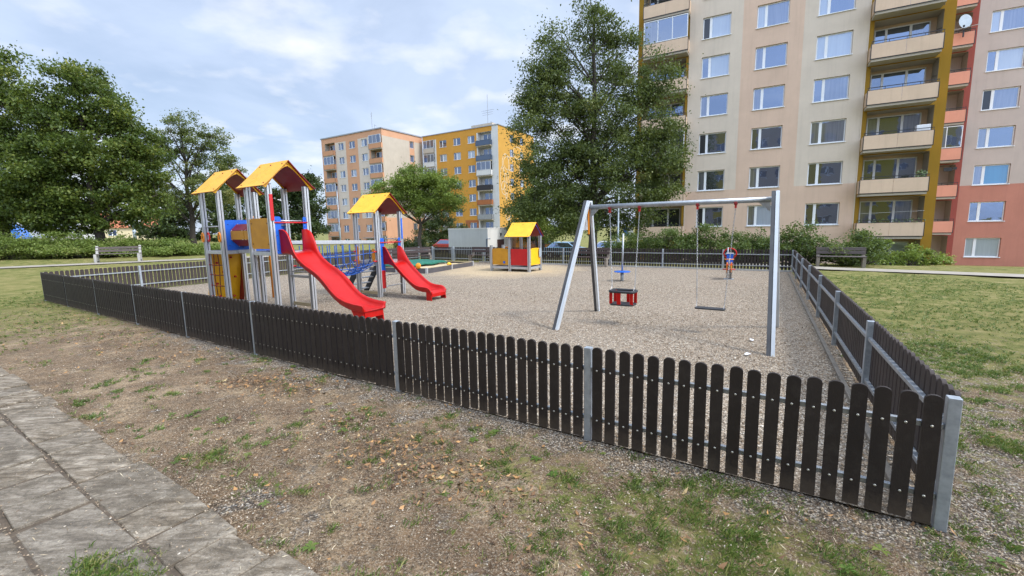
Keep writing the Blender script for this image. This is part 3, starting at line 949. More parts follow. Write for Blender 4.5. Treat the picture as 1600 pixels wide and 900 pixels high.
def gable_roof(parent, xa, xb, yc, hw, z_apex, z_eave, ymat, imat, fascia, ext=0.16, side_fascia=True):
    """ridge along x from xa to xb, two curved panels, arched fascia boards at both ends"""
    prof = []
    for k in range(9):
        t = k / 8
        y = hw * t
        z = z_apex - (z_apex - z_eave) * t * (1.05 - 0.05 * t)
        if t > 0.8:
            z += 0.020 * ((t - 0.8) / 0.2) ** 2
        prof.append((y, z))
    for sgn in (-1, 1):
        b = MB()
        n = len(prof)
        for off, mt, ov in ((0.006 if sgn < 0 else 0.004, ymat, 0.0), (-0.010 if sgn < 0 else -0.016, imat, 0.0 if sgn < 0 else 0.012)):
            vs = [(x, yc + sgn * y, z + off) for x in (xa - ov, xb + ov) for y, z in prof]
            vs2 = [(x, yc + sgn * y, z + (off * 0.0 if ov == 0 else .003)) for x in (xa - ov, xb + ov) for y, z in prof]
            allv = vs + vs2
            fs = []
            for i in range(n - 1):
                fs.append((i, i + 1, n + i + 1, n + i))
                fs.append((2 * n + i, 2 * n + i + 1, 3 * n + i + 1, 3 * n + i))
                fs.append((i, i + 1, 2 * n + i + 1, 2 * n + i))
                fs.append((n + i, n + i + 1, 3 * n + i + 1, 3 * n + i))
            fs.append((0, n, 3 * n, 2 * n)); fs.append((n - 1, 2 * n - 1, 4 * n - 1, 3 * n - 1))
            b.add(allv, fs, mt)
        nv = Vector((0, sgn * (z_apex - z_eave), hw)).normalized()
        pp = []
        for fx in (0.10, 0.5, 0.9):
            for kk in (1, 7) if fx != 0.5 else (1,):
                y, z = prof[kk]
                pp.append((xa + (xb - xa) * fx, yc + sgn * y, z + 0.008))
        dots(b, pp, nv, 0.019, MT['dark_red'])
        # faint routed sun rays on the panel
        cx_, k0 = xa + (xb - xa) * 0.45, 4
        for rr in range(9):
            an = rr / 9 * 2 * math.pi + 0.3
            pts = []
            for q in range(5):
                rad = 0.09 + 0.05 * q
                xx = cx_ + math.cos(an + 0.12 * q) * rad
                tt = min(0.86, max(0.12, 0.5 + math.sin(an + 0.12 * q) * rad / hw * 0.8))
                i_ = tt * 8; i0 = int(i_); fr = i_ - i0
                y = prof[i0][0] * (1 - fr) + prof[i0 + 1][0] * fr
                z = prof[i0][1] * (1 - fr) + prof[i0 + 1][1] * fr
                pts.append((xx, yc + sgn * y, z + 0.0055))
            b.tube(pts, 0.0022, MT['mustard'], 3, cap=False)
        b.build('roof_panel', parent)
    # fascia: outer roofline minus a rounded inner arch
    for x in (xa + 0.05, xb - 0.07):
        b = MB()
        outer = [(yc - y, z - 0.010) for y, z in prof[::-1]] + [(yc + y, z - 0.010) for y, z in prof[1:]]
        inner = []
        m_ = len(outer)
        for q in range(m_):
            t = q / (m_ - 1) * 2 - 1
            yy = yc + t * (hw - 0.08)
            s_ = abs(t)
            zz_ = z_eave - 0.015 + (z_apex - 0.10 - z_eave) * (1 - s_ ** 1.35) * 1.0
            inner.append((yy, zz_))
        vs = [(x, y, z) for y, z in outer] + [(x, y, z) for y, z in inner] + [(x + .014, y, z) for y, z in outer] + [(x + .014, y, z) for y, z in inner]
        fs = []
        for q in range(m_ - 1):
            fs.append((q, q + 1, m_ + q + 1, m_ + q))
            fs.append((2 * m_ + q, 2 * m_ + q + 1, 3 * m_ + q + 1, 3 * m_ + q))
            fs.append((m_ + q, m_ + q + 1, 3 * m_ + q + 1, 3 * m_ + q))
            fs.append((q, q + 1, 2 * m_ + q + 1, 2 * m_ + q))
        fs.append((0, m_, 3 * m_, 2 * m_)); fs.append((m_ - 1, 2 * m_ - 1, 4 * m_ - 1, 3 * m_ - 1))
        b.add(vs, fs, fascia)
        xo = x + .0142 if x > (xa + xb) / 2 else x - .0002
        dots(b, [(xo, yc, z_apex - .085), (xo, yc - hw + .14, z_eave + .055), (xo, yc + hw - .14, z_eave + .055)], (1 if x > (xa + xb) / 2 else -1, 0, 0), 0.013, MT['dark_red'])
        b.build('gable_board', parent)

def panel(b, pts, t, mat):
    pass

PO_ORG = (-5.15, 9.60, 0)
ps = thing('play_structure', 'play structure of three roofed towers with red slides, tunnel and blue rope bridge', 'playground equipment', PO_ORG, TH)

def tower(x0, y0, z_top, z_plat, apex):
    w = 0.85
    for dx_ in (0, -w):
        for dy_ in (0, w):
            alu_post(ps, x0 + dx_, y0 + dy_, -0.02, z_top)
    # platform: dark deck inside an aluminium beam frame
    b = MB()
    b.box(x0 - w + .02, x0 - .02, y0 + .02, y0 + w - .02, z_plat - .02, z_plat, MT['sandboard'])
    dk = b.build('platform', ps)
    for (a0, a1, c0, c1) in ((x0 - w + .05, x0 - .05, y0 - .02, y0 + .02), (x0 - w + .05, x0 - .05, y0 + w - .02, y0 + w + .02)):
        MB().box(a0, a1, c0, c1, z_plat - .085, z_plat - .002, MT['alu']).build('platform_beam', ps, bevel=.005)
    for xx in (x0, x0 - w):
        MB().box(xx - .02, xx + .02, y0 + .05, y0 + w - .05, z_plat - .085, z_plat - .002, MT['alu']).build('platform_beam', ps, bevel=.005)
    gable_roof(ps, x0 - w - .14, x0 + .13, y0 + w / 2, w / 2 + .17, apex, z_top - .06, MT['yellow'] if z_top < 2.5 else MT['yellow_old'], MT['dark_red'], MT['yellow'])

MT['yellow_old'] = M('sun_faded_yellow_panel', srgb(224, 170, 34), srgb(210, 155, 30), 3.0, 0.46, 0, 0.06, 200)
T1X, T2X = -2.16, 0.0
tower(T1X, 0, 2.87, 1.43, 3.40)
tower(T2X, 0, 2.87, 1.43, 3.40)
tower(0, 2.85, 2.37, 1.03, 2.86)

def u_bar(b, p0, p1, r, mat):
    b.tube([p0, p1], r, mat, 8)

# slides: bed and walls from the side profiles
def interp(tab, x):
    for (xa, za_), (xb, zb_) in zip(tab[:-1], tab[1:]):
        if xa <= x <= xb:
            t = (x - xa) / (xb - xa)
            return za_ + (zb_ - za_) * t
    return tab[-1][1] if x > tab[-1][0] else tab[0][1]

def smooth_tab(tab, n=60):
    """Catmull-like resampling of a (x, z) table, monotone in x"""
    xs = np.array([p[0] for p in tab]); zs = np.array([p[1] for p in tab])
    xx = np.linspace(xs[0], xs[-1], n)
    zz_ = np.interp(xx, xs, zs)
    k = np.array([1, 2, 1], float); k /= k.sum()
    pad = np.concatenate([2 * zz_[0] - zz_[1:2], zz_, 2 * zz_[-1] - zz_[-2:-3:-1]])
    z2 = np.convolve(pad, k, 'valid')
    return list(zip(xx, z2))

def slide(y0, y1, top, bot, bed_lift, x_end, foot=None):
    T_, B_ = smooth_tab(top), smooth_tab(bot)
    xs = [0.0 + x_end * k / 64 for k in range(65)]
    th = 0.022
    rings = []
    for x in xs:
        zt = interp(T_, x); zb = interp(B_, x)
        zt = max(zt, zb + 0.07)
        bed = zb + bed_lift
        fl = 0.018           # rolled outer lip
        r = 0.07
        ring = [(y0 - fl, zt - .012), (y0 - fl + .004, zt), (y0 + th, zt), (y0 + th + .012, min(zt, bed + r)),
                (y0 + th + .035, bed + .022), (y0 + th + .085, bed), (y1 - th - .085, bed), (y1 - th - .035, bed + .022),
                (y1 - th - .012, min(zt, bed + r)), (y1 - th, zt), (y1 + fl - .004, zt), (y1 + fl, zt - .012),
                (y1 + .002, zt - .026), (y1 - .002, zb + .02), (y1 - .02, zb), (y0 + .02, zb), (y0 + .002, zb + .02), (y0 - .002, zt - .026)]
        rings.append([(x, y, z) for y, z in ring])
    n = len(rings[0])
    b = MB()
    vs = [p for rg in rings for p in rg]
    fs = [(i * n + k, i * n + (k + 1) % n, (i + 1) * n + (k + 1) % n, (i + 1) * n + k) for i in range(len(rings) - 1) for k in range(n)]
    fs += [tuple(range(n)), tuple(range((len(rings) - 1) * n, len(rings) * n))[::-1]]
    b.add(vs, fs, MT['slide'])
    return b

s1_top = [(0, 1.90), (.14, 1.92), (.30, 1.86), (.40, 1.72), (.47, 1.53), (.55, 1.39), (.68, 1.27), (.9, 1.145), (1.12, 1.06), (1.33, .955), (1.52, .82), (1.70, .66), (1.88, .545), (2.1, .475), (2.35, .44), (2.62, .425)]
s1_bot = [(0, 1.38), (.2, 1.39), (.38, 1.375), (.52, 1.27), (.66, 1.155), (.85, 1.05), (1.05, .965), (1.3, .83), (1.53, .65), (1.75, .49), (1.95, .385), (2.2, .315), (2.45, .29), (2.62, .29)]
s2_top = [(0, 1.41), (.09, 1.415), (.18, 1.36), (.26, 1.24), (.35, 1.10), (.47, .955), (.62, .82), (.8, .67), (.95, .56), (1.08, .475), (1.22, .405), (1.38, .375), (1.58, .37), (1.68, .34), (1.75, .26)]
s2_bot = [(0, .92), (.2, .93), (.36, .89), (.5, .78), (.64, .66), (.87, .49), (1.05, .36), (1.2, .28), (1.4, .24), (1.6, .235), (1.75, .17)]
sl = slide(.14, .71, s1_top, s1_bot, .020, 2.62).build('slide', ps, smooth=True)
sl['label'] = 'long red wavy slide on the tall tower'
sl2 = slide(2.99, 3.56, s2_top, s2_bot, .020, 1.75).build('slide', ps, smooth=True)
sl2['label'] = 'short red slide on the low tower'
# feet of the slides
b = MB(); b.prism([(2.22, .32), (2.30, .31), (2.58, .295), (2.60, .0), (2.45, -.01), (2.35, .12)], .17, .20, MT['slide']).prism([(2.22, .32), (2.30, .31), (2.58, .295), (2.60, .0), (2.45, -.01), (2.35, .12)], .65, .68, MT['slide'])
b.box(2.565, 2.60, .20, .65, .16, .30, MT['slide'])
b.build('slide_foot', ps, bevel=.008)
b = MB(); b.prism([(1.56, .26), (1.74, .2), (1.755, -.01), (1.57, -.01)], 2.992, 3.012, MT['slide']).prism([(1.56, .26), (1.74, .2), (1.755, -.01), (1.57, -.01)], 3.538, 3.558, MT['slide'])
b.box(1.73, 1.756, 3.012, 3.538, .12, .215, MT['slide'])
b.build('slide_foot', ps, bevel=.008)

def notched(x, y0, y1, z0, z1, mat, t=.014, c=.03):
    """board in a y-z plane with clipped corners"""
    ol = [(y0 + c, z0), (y1 - c, z0), (y1, z0 + c), (y1, z1 - c), (y1 - c, z1), (y0 + c, z1), (y0, z1 - c), (y0, z0 + c)]
    return MB().prism(ol, x, x + t, mat, axis='x')
def notched_y(y, x0, x1, z0, z1, mat, t=.014, c=.03):
    ol = [(x0 + c, z0), (x1 - c, z0), (x1, z0 + c), (x1, z1 - c), (x1 - c, z1), (x0 + c, z1), (x0, z1 - c), (x0, z0 + c)]
    return MB().prism(ol, y, y + t, mat, axis='y')

# blue cheeks and red hand bar at the top of each slide
for (yb, zp, zt, zr) in ((0, 1.38, 2.19, 2.06), (2.85, .66, 1.64, 1.52)):
    for ya, yb2 in ((yb + .055, yb + .135), (yb + .715, yb + .795)):
        zl = zp if ya < yb + .3 else zp + .5
        bb = notched(.022, ya, yb2 + (.06 if ya < yb + .3 else 0), zl, zt, MT['blue_panel'], .016, .025)
        dots(bb, [(.039, ya + .03, zl + .08), (.039, ya + .03, zt - .08), (.039, ya + .03, (zl + zt) / 2)], (1, 0, 0), .012, MT['black'])
        bb.build('side_panel', ps)
    MB().tube([(.045, yb + .04, zr), (.045, yb + .81, zr)], .017, MT['red_panel'], 10).build('hand_bar', ps, smooth=True)

# yellow board on the near side of the middle tower
bb = notched_y(-.03, -.80, -.05, 1.49, 2.16, MT['mustard'], .014, .04)
dots(bb, [(-.74, -.031, 1.6), (-.74, -.031, 2.05), (-.11, -.031, 1.6), (-.11, -.031, 2.05)], (0, -1, 0), .014, MT['black'])
bb.build('side_panel', ps)
# red and blue strips on posts
MB().box(.052, .066, -.03, .045, 2.10, 2.66, MT['red_panel']).build('post_strip', ps, bevel=.006)
MB().box(.052, .066, 3.68, 3.73, 1.60, 2.18, MT['blue_panel']).build('post_strip', ps, bevel=.006)
# guard rails of the left tower
for z in (2.02,):
    MB().tube([(-3.01, 0, z), (-2.16, 0, z)], .016, MT['alu'], 8).build('guard_rail', ps, smooth=True)
    MB().tube([(-3.01, .85, z), (-2.16, .85, z)], .016, MT['alu'], 8).build('guard_rail', ps, smooth=True)
MB().tube([(-.85, .85, 2.02), (-.85, 0, 2.02)], .016, MT['alu'], 8).build('guard_rail', ps, smooth=True)
MB().tube([(0, 3.70, 1.60), (-.85, 3.70, 1.60)], .016, MT['alu'], 8).build('guard_rail', ps, smooth=True)
MB().tube([(-.02, .10, 2.10), (-.02, .80, 2.10)], .014, MT['alu'], 8).build('guard_rail', ps, smooth=True)
# grip rings on the left tower posts
for x, y, mt in ((-3.01, -.075, 'orange_tube'), (-2.16, -.075, 'orange_tube'), (-2.93, .02, 'red_panel')):
    pts = [(x + .055 * math.cos(t * math.pi / 8), y, 1.76 + .11 * math.sin(t * math.pi / 8)) for t in range(16)]
    MB().tube(pts, .016, MT[mt], 8, closed=True).build('hand_grip', ps, smooth=True)

# crawl tunnel between the two tall towers
for x in (T1X + .03, -.85 - .045):
    bb = notched(x, .03, .82, 1.44, 2.17, MT['blue_panel'], .016, .05)
    sx = 1 if x < -1.5 else -1
    dots(bb, [(x + (.016 if sx > 0 else 0), y_, z_) for y_ in (.12, .73) for z_ in (1.55, 2.06)] + [(x + (.016 if sx > 0 else 0), .425, 1.5)], (sx, 0, 0), .014, MT['black'])
    bb.build('end_panel', ps)
b = MB()
tc_, rr_ = (.425, 1.80), .285
for k in range(8):
    a0, a1 = (k + .5) * math.pi / 4 + .015, (k + 1.5) * math.pi / 4 - .015
    mt = MT['mustard'] if k in (3, 7) else (MT['dark_red'] if k % 2 == 0 or True else MT['yellow'])
    for xa_, xb_ in ((T1X + .05, -1.50), (-1.48, -.90)):
        q = []
        for x in (xa_, xb_):
            for a_ in (a0, a1):
                for r_ in (rr_, rr_ - .012):
                    q.append((x, tc_[0] + math.cos(a_) * r_, tc_[1] + math.sin(a_) * r_))
        b.add(q, [(0, 2, 6, 4), (1, 5, 7, 3), (0, 4, 5, 1), (2, 3, 7, 6), (0, 1, 3, 2), (4, 6, 7, 5)], mt)
for a_ in [(k + .5) * math.pi / 4 for k in range(8)]:
    for x in (T1X + .10, -1.56, -1.42, -.95):
        dots(b, [(x, tc_[0] + math.cos(a_) * (rr_ + .001), tc_[1] + math.sin(a_) * (rr_ + .001))], (0, math.cos(a_), math.sin(a_)), .013, MT['alu'])
b.build('tunnel', ps)
MB().box(T1X + .05, -.90, .30, .34, 1.36, 1.44, MT['alu']).build('tunnel_beam', ps, bevel=.004)
MB().box(T1X + .05, -.90, .52, .56, 1.36, 1.44, MT['alu']).build('tunnel_beam', ps, bevel=.004)

# climbing net on the near face of the left tower
b = MB()
xs_ = [-2.94, -2.72, -2.50, -2.26]
zs_ = [1.33, 1.08, .83, .56, .28, .04]
for x in xs_[1:3]:
    b.tube([(x + .03 * math.sin(z * 5 + x * 9), -.01, z) for z in [1.36 - .12 * k for k in range(12)]], .010, MT['rope_dark'], 5)
b.tube([(-2.93, -.01, 1.36), (-2.94, -.01, .02)], .010, MT['rope_dark'], 5)
b.tube([(-2.24, -.01, 1.36), (-2.23, -.01, .02)], .010, MT['rope_dark'], 5)
for z in zs_[1:]:
    b.tube([(-3.0, -.01, z), (-2.72, -.012, z - .02), (-2.45, -.01, z - .01), (-2.17, -.01, z)], .010, MT['rope_dark'], 5)
nt_ = b.build('climbing_net', ps, smooth=True)
b = MB()
for z in zs_[1:]:
    for x in xs_:
        b.lathe([(0.0, -.018), (.017, -.009), (.02, 0), (.017, .009), (0.0, .018)], MT['red_panel'], (x + (.012 if x > -2.3 else 0), -.012, z - .008), 8)
b.build('rope_joint', nt_, smooth=True)

# yellow climbing wall leaning off the left tower with a red edge board
b = MB()
w0, w1 = -3.06, -3.40
b.prism([(w0, 1.40), (w0 + .02, 1.40), (w0 - .05, .95), (w1 + .02, 0), (w1, 0), (w0 - .07, .95)], .04, .81, MT['yellow'])
wall_ = b.build('climbing_wall', ps)
for (yy, zz_) in ((.2, 1.1), (.55, 1.22), (.35, .85), (.65, .7), (.22, .55), (.5, .4), (.3, .2), (.66, .16)):
    xx = w0 - .02 - (0.30 * max(0, .95 - zz_) / .95 if zz_ < .95 else 0)
    MB().lathe([(0.0, -.03), (.03, -.02), (.035, 0), (.025, .02), (0.0, .03)], MT['red_panel'], (xx + .03, yy, zz_), 8).build('hold', wall_, smooth=True)
MB().prism([(w0 + .02, 1.42), (w0 + .11, 1.42), (w0 + .06, .9), (w0 - .10, 0), (w1 - .02, 0), (w0 - .09, .95), (w0 - .04, 1.40)], .815, .835, MT['dark_red']).build('edge_board', ps)

# fireman's pole behind the left tower
MB().tube([(-2.70, .86, 2.2), (-2.70, 1.10, 2.27), (-2.70, 1.34, 2.15), (-2.70, 1.40, 1.9), (-2.70, 1.40, .05)], .036, MT['orange_tube'], 12).build('fire_pole', ps, smooth=True)

# rope bridge between the middle and the low tower
br0, br1 = .90, 2.80
for x in (-.02, -.83):
    b = MB()
    b.bar((x, br0, 1.60), (x, br1, 1.545), .05, .085, MT['alu'])
    b.bar((x, br0, 1.60 - .047), (x, br1, 1.545 - .047), .02, .01, MT['alu_dark'])
    b.build('bridge_rail', ps, bevel=.005)
b = MB()
def sag(y, d):
    t = (y - br0) / (br1 - br0)
    return -4 * d * t * (1 - t)
ys = [br0 + (br1 - br0) * k / 12 for k in range(13)]
for x, off in ((-.02, 0), (-.83, 0)):
    for z0_, z1_, d_ in ((1.24, 1.28, .05), (1.02, 1.02, .14)):
        b.tube([(x, y, z0_ + (z1_ - z0_) * (y - br0) / (br1 - br0) + sag(y, d_)) for y in ys], .011, MT['rope_blue'], 5)
zf = lambda y: 1.20 + (.98 - 1.20) * (y - br0) / (br1 - br0) + sag(y, .34)
for fx in (-.16, -.26, -.36, -.46, -.56, -.66):
    b.tube([(fx, y, zf(y) - .03) for y in ys], .012, MT['rope_blue'], 5)
for k in range(1, 9):
    y = br0 + (br1 - br0) * k / 9
    zt_ = 1.60 - .03 * k / 9 - .09
    zb_ = zf(y)
    b.tube([(-.02, y, zt_), (-.025, y, 1.05 + sag(y, .1)), (-.05, y, zb_ + .18), (-.15, y, zb_ + .02), (-.42, y, zb_ - .04), (-.70, y, zb_ + .02), (-.80, y, zb_ + .18), (-.825, y, 1.05 + sag(y, .1)), (-.83, y, zt_)], .013, MT['rope_blue'], 5)
for k in range(14):
    y = br0 + (br1 - br0) * (k + .5) / 14
    b.tube([(-.14, y, zf(y) - .02), (-.42, y, zf(y) - .045), (-.70, y, zf(y) - .02)], .010, MT['rope_blue'], 5)
net2 = b.build('rope_net', ps, smooth=True)
b = MB()
for x in (-.02, -.83):
    for y, zz_ in ((br0 + .04, 1.24), (br0 + .04, 1.02), (br1 - .04, 1.28), (br1 - .04, 1.02)):
        b.tube([(x, y - .05, zz_), (x, y + .05, zz_)], .022, MT['red_panel'], 8)
b.build('rope_end', net2, smooth=True)
for x0_ in (-.85,):
    for yy in (.85, 2.85):
        pass
# ochre end boards beside the bridge
for x in (-.80, -.12):
    bb = notched_y(2.79, x - .06, x + .06, .78, 1.42, MT['orange_tube'], .014, .03) if x < -.5 else notched_y(2.79, x - .05, x + .05, 1.0, 1.36, MT['orange_tube'], .014, .03)
    bb.build('side_panel', ps)
# low boards between posts
MB().box(-.80, -.05, .83, .87, .08, .16, MT['wood_light']).build('toe_board', ps, bevel=.004)
MB().box(-.80, -.05, 2.83, 2.87, .10, .18, MT['wood_light']).build('toe_board', ps, bevel=.004)
MB().tube([(-.85, .85, .90), (0, .85, .90)], .016, MT['alu'], 8).build('guard_rail', ps, smooth=True)
MB().box(-.80, -.05, .83, .87, .76, .82, MT['alu']).build('guard_rail', ps)

# stairs of the low tower
st = bpy.data.objects.new('stairs', None)
def stair():
    root = MB().prism([(-.88, .98), (-.99, .98), (-1.66, .0), (-1.45, .0), (-.88, .78)], 2.90, 2.925, MT['rubber']).build('stairs', ps)
    MB().prism([(-.88, .98), (-.99, .98), (-1.66, .0), (-1.45, .0), (-.88, .78)], 3.625, 3.65, MT['rubber']).build('side_board', root)
    for k in range(5):
        x = -.98 - .115 * k
        z = .84 - .175 * k
        MB().box(x - .10, x + .06, 2.926, 3.624, z - .03, z, MT['alu']).build('tread', root, bevel=.004)
bpy.data.objects.remove(st)
stair()
# red ladder board and rungs under the short slide
bb = notched(.03, 2.905, 3.03, .26, .76, MT['red_panel'], .03, .02)
bb.build('side_panel', ps, bevel=.01)
for z in (.62, .31):
    MB().tube([(.04, 3.0, z), (.0, 3.66, z)], .014, MT['alu'], 8).build('rung', ps, smooth=True)

# ------------------------------------------------------------------ play hut
HUT = (0.73, 18.18, 0)
hut = thing('play_hut', 'small play hut with yellow roof, red and yellow side boards', 'play hut', HUT, TH)
W_ = .945
for (x, y, zt) in ((0, 0, 1.50), (0, W_, 1.50), (-W_, 0, 1.50), (-W_, W_, 1.50), (-2 * W_, 0, 1.10), (-2 * W_, W_, 1.10)):
    alu_post(hut, x, y, -.02, zt)
gable_roof(hut, -W_ - .16, .10, W_ / 2, W_ / 2 + .15, 2.06, 1.46, MT['yellow'], MT['dark_red'], MT['blue_panel'])
def hut_board(axis_, c, a0, a1, z0, z1, mat, arch=.0):
    ol = [(a0, z0), (a1, z0), (a1, z1 - arch)] + ([((a0 + a1) / 2 + (a1 - a0) / 2 * math.cos(t * math.pi / 8), z1 - arch + arch * math.sin(t * math.pi / 8)) for t in range(1, 8)] if arch else []) + [(a0, z1 - arch)]
    b = MB().prism(ol, c, c + .016, mat, axis='y' if axis_ == 'y' else 'x')
    nn = (0, -1, 0) if axis_ == 'y' else (1, 0, 0)
    pts = [((a, c, z) if axis_ == 'y' else (c + .016, a, z)) for a in (a0 + .05, a1 - .05) for z in (z0 + .12, z1 - .14)]
    dots(b, pts, nn, .013, MT['dark_red'])
    return b
hut_board('y', -.02, -W_ + .06, -.06, .29, .97, MT['red_panel']).build('side_board', hut)
b = hut_board('y', -.02, -2 * W_ + .06, -W_ - .06, .29, 1.0, MT['mustard'], .05)
yb_ = b.build('side_board', hut)
MB().prism([(-1.22 + .055 * math.cos(t * math.pi / 8), .40 + .055 * math.sin(t * math.pi / 8)) for t in range(16)], -.034, -.021, MT['blue_panel']).build('knob', yb_)
hut_board('x', .005, .06, W_ - .06, .29, 1.0, MT['yellow'], .05).build('side_board', hut)
hut_board('x', -2 * W_ - .02, .06, W_ - .06, .29, .97, MT['yellow'], .05).build('side_board', hut)
for (x0, x1, y0, y1) in ((-W_ + .05, -.05, -.02, .02), (-2 * W_ + .05, -W_ - .05, -.02, .02), (-.02, .02, .05, W_ - .05), (-W_ + .05, -.05, W_ - .02, W_ + .02), (-2 * W_ + .05, -W_ - .05, W_ - .02, W_ + .02)):
    MB().box(x0, x1, y0, y1, .13, .22, MT['alu']).build('floor_beam', hut, bevel=.004)
MB().box(-2 * W_ + .03, -.03, .03, W_ - .03, .205, .235, MT['sandboard']).build('floor_board', hut)
MB().box(-W_ + .06, -.06, W_ * .62, W_ * .9, .60, .63, MT['wood_light']).build('table_top', hut)
MB().prism([(.74, .60), (.86, .60), (.92, .70), (.93, .92), (.86, .99), (.76, .99), (.72, .86)], .06, .078, MT['lamp_blue'], axis='x').build('play_board', hut)
MB().box(-1.40, -1.22, .35, .55, .99, 1.05, MT['orange_tube']).build('shelf', hut, bevel=.01)

# ------------------------------------------------------------------ swing frame
SB0 = np.array([1.24, 8.66])
sw = thing('swing_frame', 'grey steel swing frame with slanted grooved legs and one crossbar', 'swing frame', (SB0[0], SB0[1], 0), TH)
BZ = 2.21
def swing_leg(xt, xb_, yb, zt):
    b = MB()
    h, g, d, k = .052, .005, .014, .034
    ol = [(-h, -k), (-g, -k), (-g, -k + d), (g, -k + d), (g, -k), (h, -k), (h, k), (g, k), (g, k - d), (-g, k - d), (-g, k), (-h, k)]
    mm = [MT['swing_alu']] * 12
    for q in (1, 2, 3, 7, 8, 9):
        mm[q] = MT['alu_dark']
    b.profile((xb_, yb, -.02), (xt, yb * .05, zt), [(y_, x_) for x_, y_ in ol][::-1], MT['swing_alu'], up=(1, 0, 0), mats=mm[::-1])
    return b.build('leg', sw)
MT['swing_alu'] = M('pale_bluegrey_aluminium', (0.62, 0.66, 0.69), (0.55, 0.59, 0.62), 3.0, 0.45, 0.25, 0.04, 40)
for xt, xb_ in ((.28, .08), (3.34, 3.43)):
    for yb in (-1.02, 1.02):
        swing_leg(xt + (.0), xb_, yb, 2.32)
b = MB(); b.tube([(.30, 0, BZ), (3.32, 0, BZ)], .042, MT['galv_rail'], 16); b.build('crossbar', sw, smooth=True)
for x, sgn in ((.34, 1), (3.28, -1)):
    MB().prism([(x, BZ - .04), (x + sgn * .16, BZ - .04), (x, BZ - .19)], -.012, .012, MT['galv_rail']).build('gusset', sw)
MB().prism([(-.20, 1.78), (.20, 1.78), (.06, 2.27), (-.06, 2.27)], .20, .215, MT['swing_alu'], axis='x').build('end_plate', sw)
MB().prism([(.05, 1.70), (.09, 1.70), (.05, 2.33), (.01, 2.33)], .255, .275, MT['rust_strip'] if 'rust_strip' in MT else MT['orange_tube'], axis='x').build('strip', sw)
def hanger(x):
    h = MB().box(x - .026, x + .026, -.046, .046, BZ - .065, BZ - .012, MT['dark_red']).build('swing_hanger', sw, bevel=.012)
    b = MB().box(x - .014, x + .014, -.028, .028, BZ - .115, BZ - .058, MT['red_panel'])
    b.build('shackle', h)
for x in (.71, 1.26, 2.23, 2.80):
    hanger(x)

def chain(b, p0, p1, pitch=.030):
    p0, p1 = Vector(p0), Vector(p1)
    L_ = (p1 - p0).length
    n = int(L_ / pitch)
    d = (p1 - p0) / n
    dn = d.normalized()
    a = dn.cross(Vector((0, 1, 0))).normalized(); c = dn.cross(a)
    for k in range(n):
        ctr = p0 + d * (k + .5)
        s_ = a if k % 2 else c
        pts = [ctr + dn * (.019 * math.cos(t)) + s_ * (.0095 * math.sin(t)) for t in [q * math.pi / 3 for q in range(6)]]
        b.tube(pts, .0034, MT['chain'], 4, closed=True)
ORIG = np.array([SB0[0], SB0[1]])
def swing_thing(name, label, xa, xb2):
    c = (xa + xb2) / 2
    p = SB0 + EX * c
    return thing(name, label, 'swing', (p[0], p[1], 0), TH, 'swings hanging from the swing frame'), c
s1_, c1 = swing_thing('toddler_swing', 'red and black toddler bucket swing hanging from chains on the left of the frame', .71, 1.26)
for hx, bx in ((.71 - c1, -.215), (1.26 - c1, .215)):
    b = MB(); chain(b, (hx, 0, BZ - .10), (bx, 0, .72)); 
    b.tube([(bx, 0, .735), (bx, -.09, .655), ], .004, MT['chain'], 4)
    b.tube([(bx, 0, .735), (bx, .09, .655), ], .004, MT['chain'], 4)
    b.build('chain', s1_)
def ring_pts(hw_, hd, z, r=.07):
    pts = []
    for cx_, cy_, a0 in ((hw_ - r, hd - r, 0), (-hw_ + r, hd - r, 90), (-hw_ + r, -hd + r, 180), (hw_ - r, -hd + r, 270)):
        for k in range(4):
            t = R(a0 + k * 30)
            pts.append((cx_ + r * math.cos(t), cy_ + r * math.sin(t), z))
    return pts
MB().tube(ring_pts(.225, .15, .645), .026, MT['rubber'], 8, closed=True).build('top_ring', s1_, smooth=True)
b = MB(); b.prism([(p[0], p[1]) for p in ring_pts(.225, .15, 0)], .385, .42, MT['rubber'], axis='z'); b.build('seat', s1_, bevel=.01)
for (x0, x1, y0, y1) in ((-.225, -.165, -.13, -.115), (.165, .225, -.13, -.115), (-.225, -.165, .115, .13), (.165, .225, .115, .13), (-.07, .0, -.158, -.135), (.02, .08, .135, .15)):
    MB().box(x0, x1, y0, y1, .41, .645, MT['slide']).build('strap', s1_, bevel=.006)
s2_, c2_ = swing_thing('flat_swing', 'flat black rubber swing seat hanging from chains on the right of the frame', 2.23, 2.80)
for hx, bx in ((2.23 - c2_, -.215), (2.80 - c2_, .215)):
    b = MB(); chain(b, (hx, 0, BZ - .10), (bx - .03, .02, .50))
    b.tube([(bx - .03, .02, .51), (bx - .03, -.05, .455)], .004, MT['chain'], 4)
    b.tube([(bx - .03, .02, .51), (bx - .03, .08, .455)], .004, MT['chain'], 4)
    b.build('chain', s2_)
b = MB()
b.prism([(p[0] - .03, p[1]) for p in ring_pts(.235, .085, 0, .03)], .425, .452, MT['rubber'], axis='z')
b.build('seat', s2_, bevel=.009)

# spinner pole
sp = thing('spinner_pole', 'thin steel spinner pole with a blue disc foot plate', 'play spinner', (3.68, 14.63, 0), 0)
MB().tube([(0, 0, -.02), (.0, 0, .30)], .055, MT['galv'], 12).build('base_tube', sp, smooth=True)
MB().tube([(.0, 0, .29), (.02, 0, 1.60)], .030, MT['galv_rail'], 12).build('pole', sp, smooth=True)
MB().lathe([(.02, -.015), (.25, -.012), (.27, 0), (.25, .012), (.03, .018)], MT['blue_panel'], (0, 0, .335), 24).build('foot_plate', sp, smooth=True)

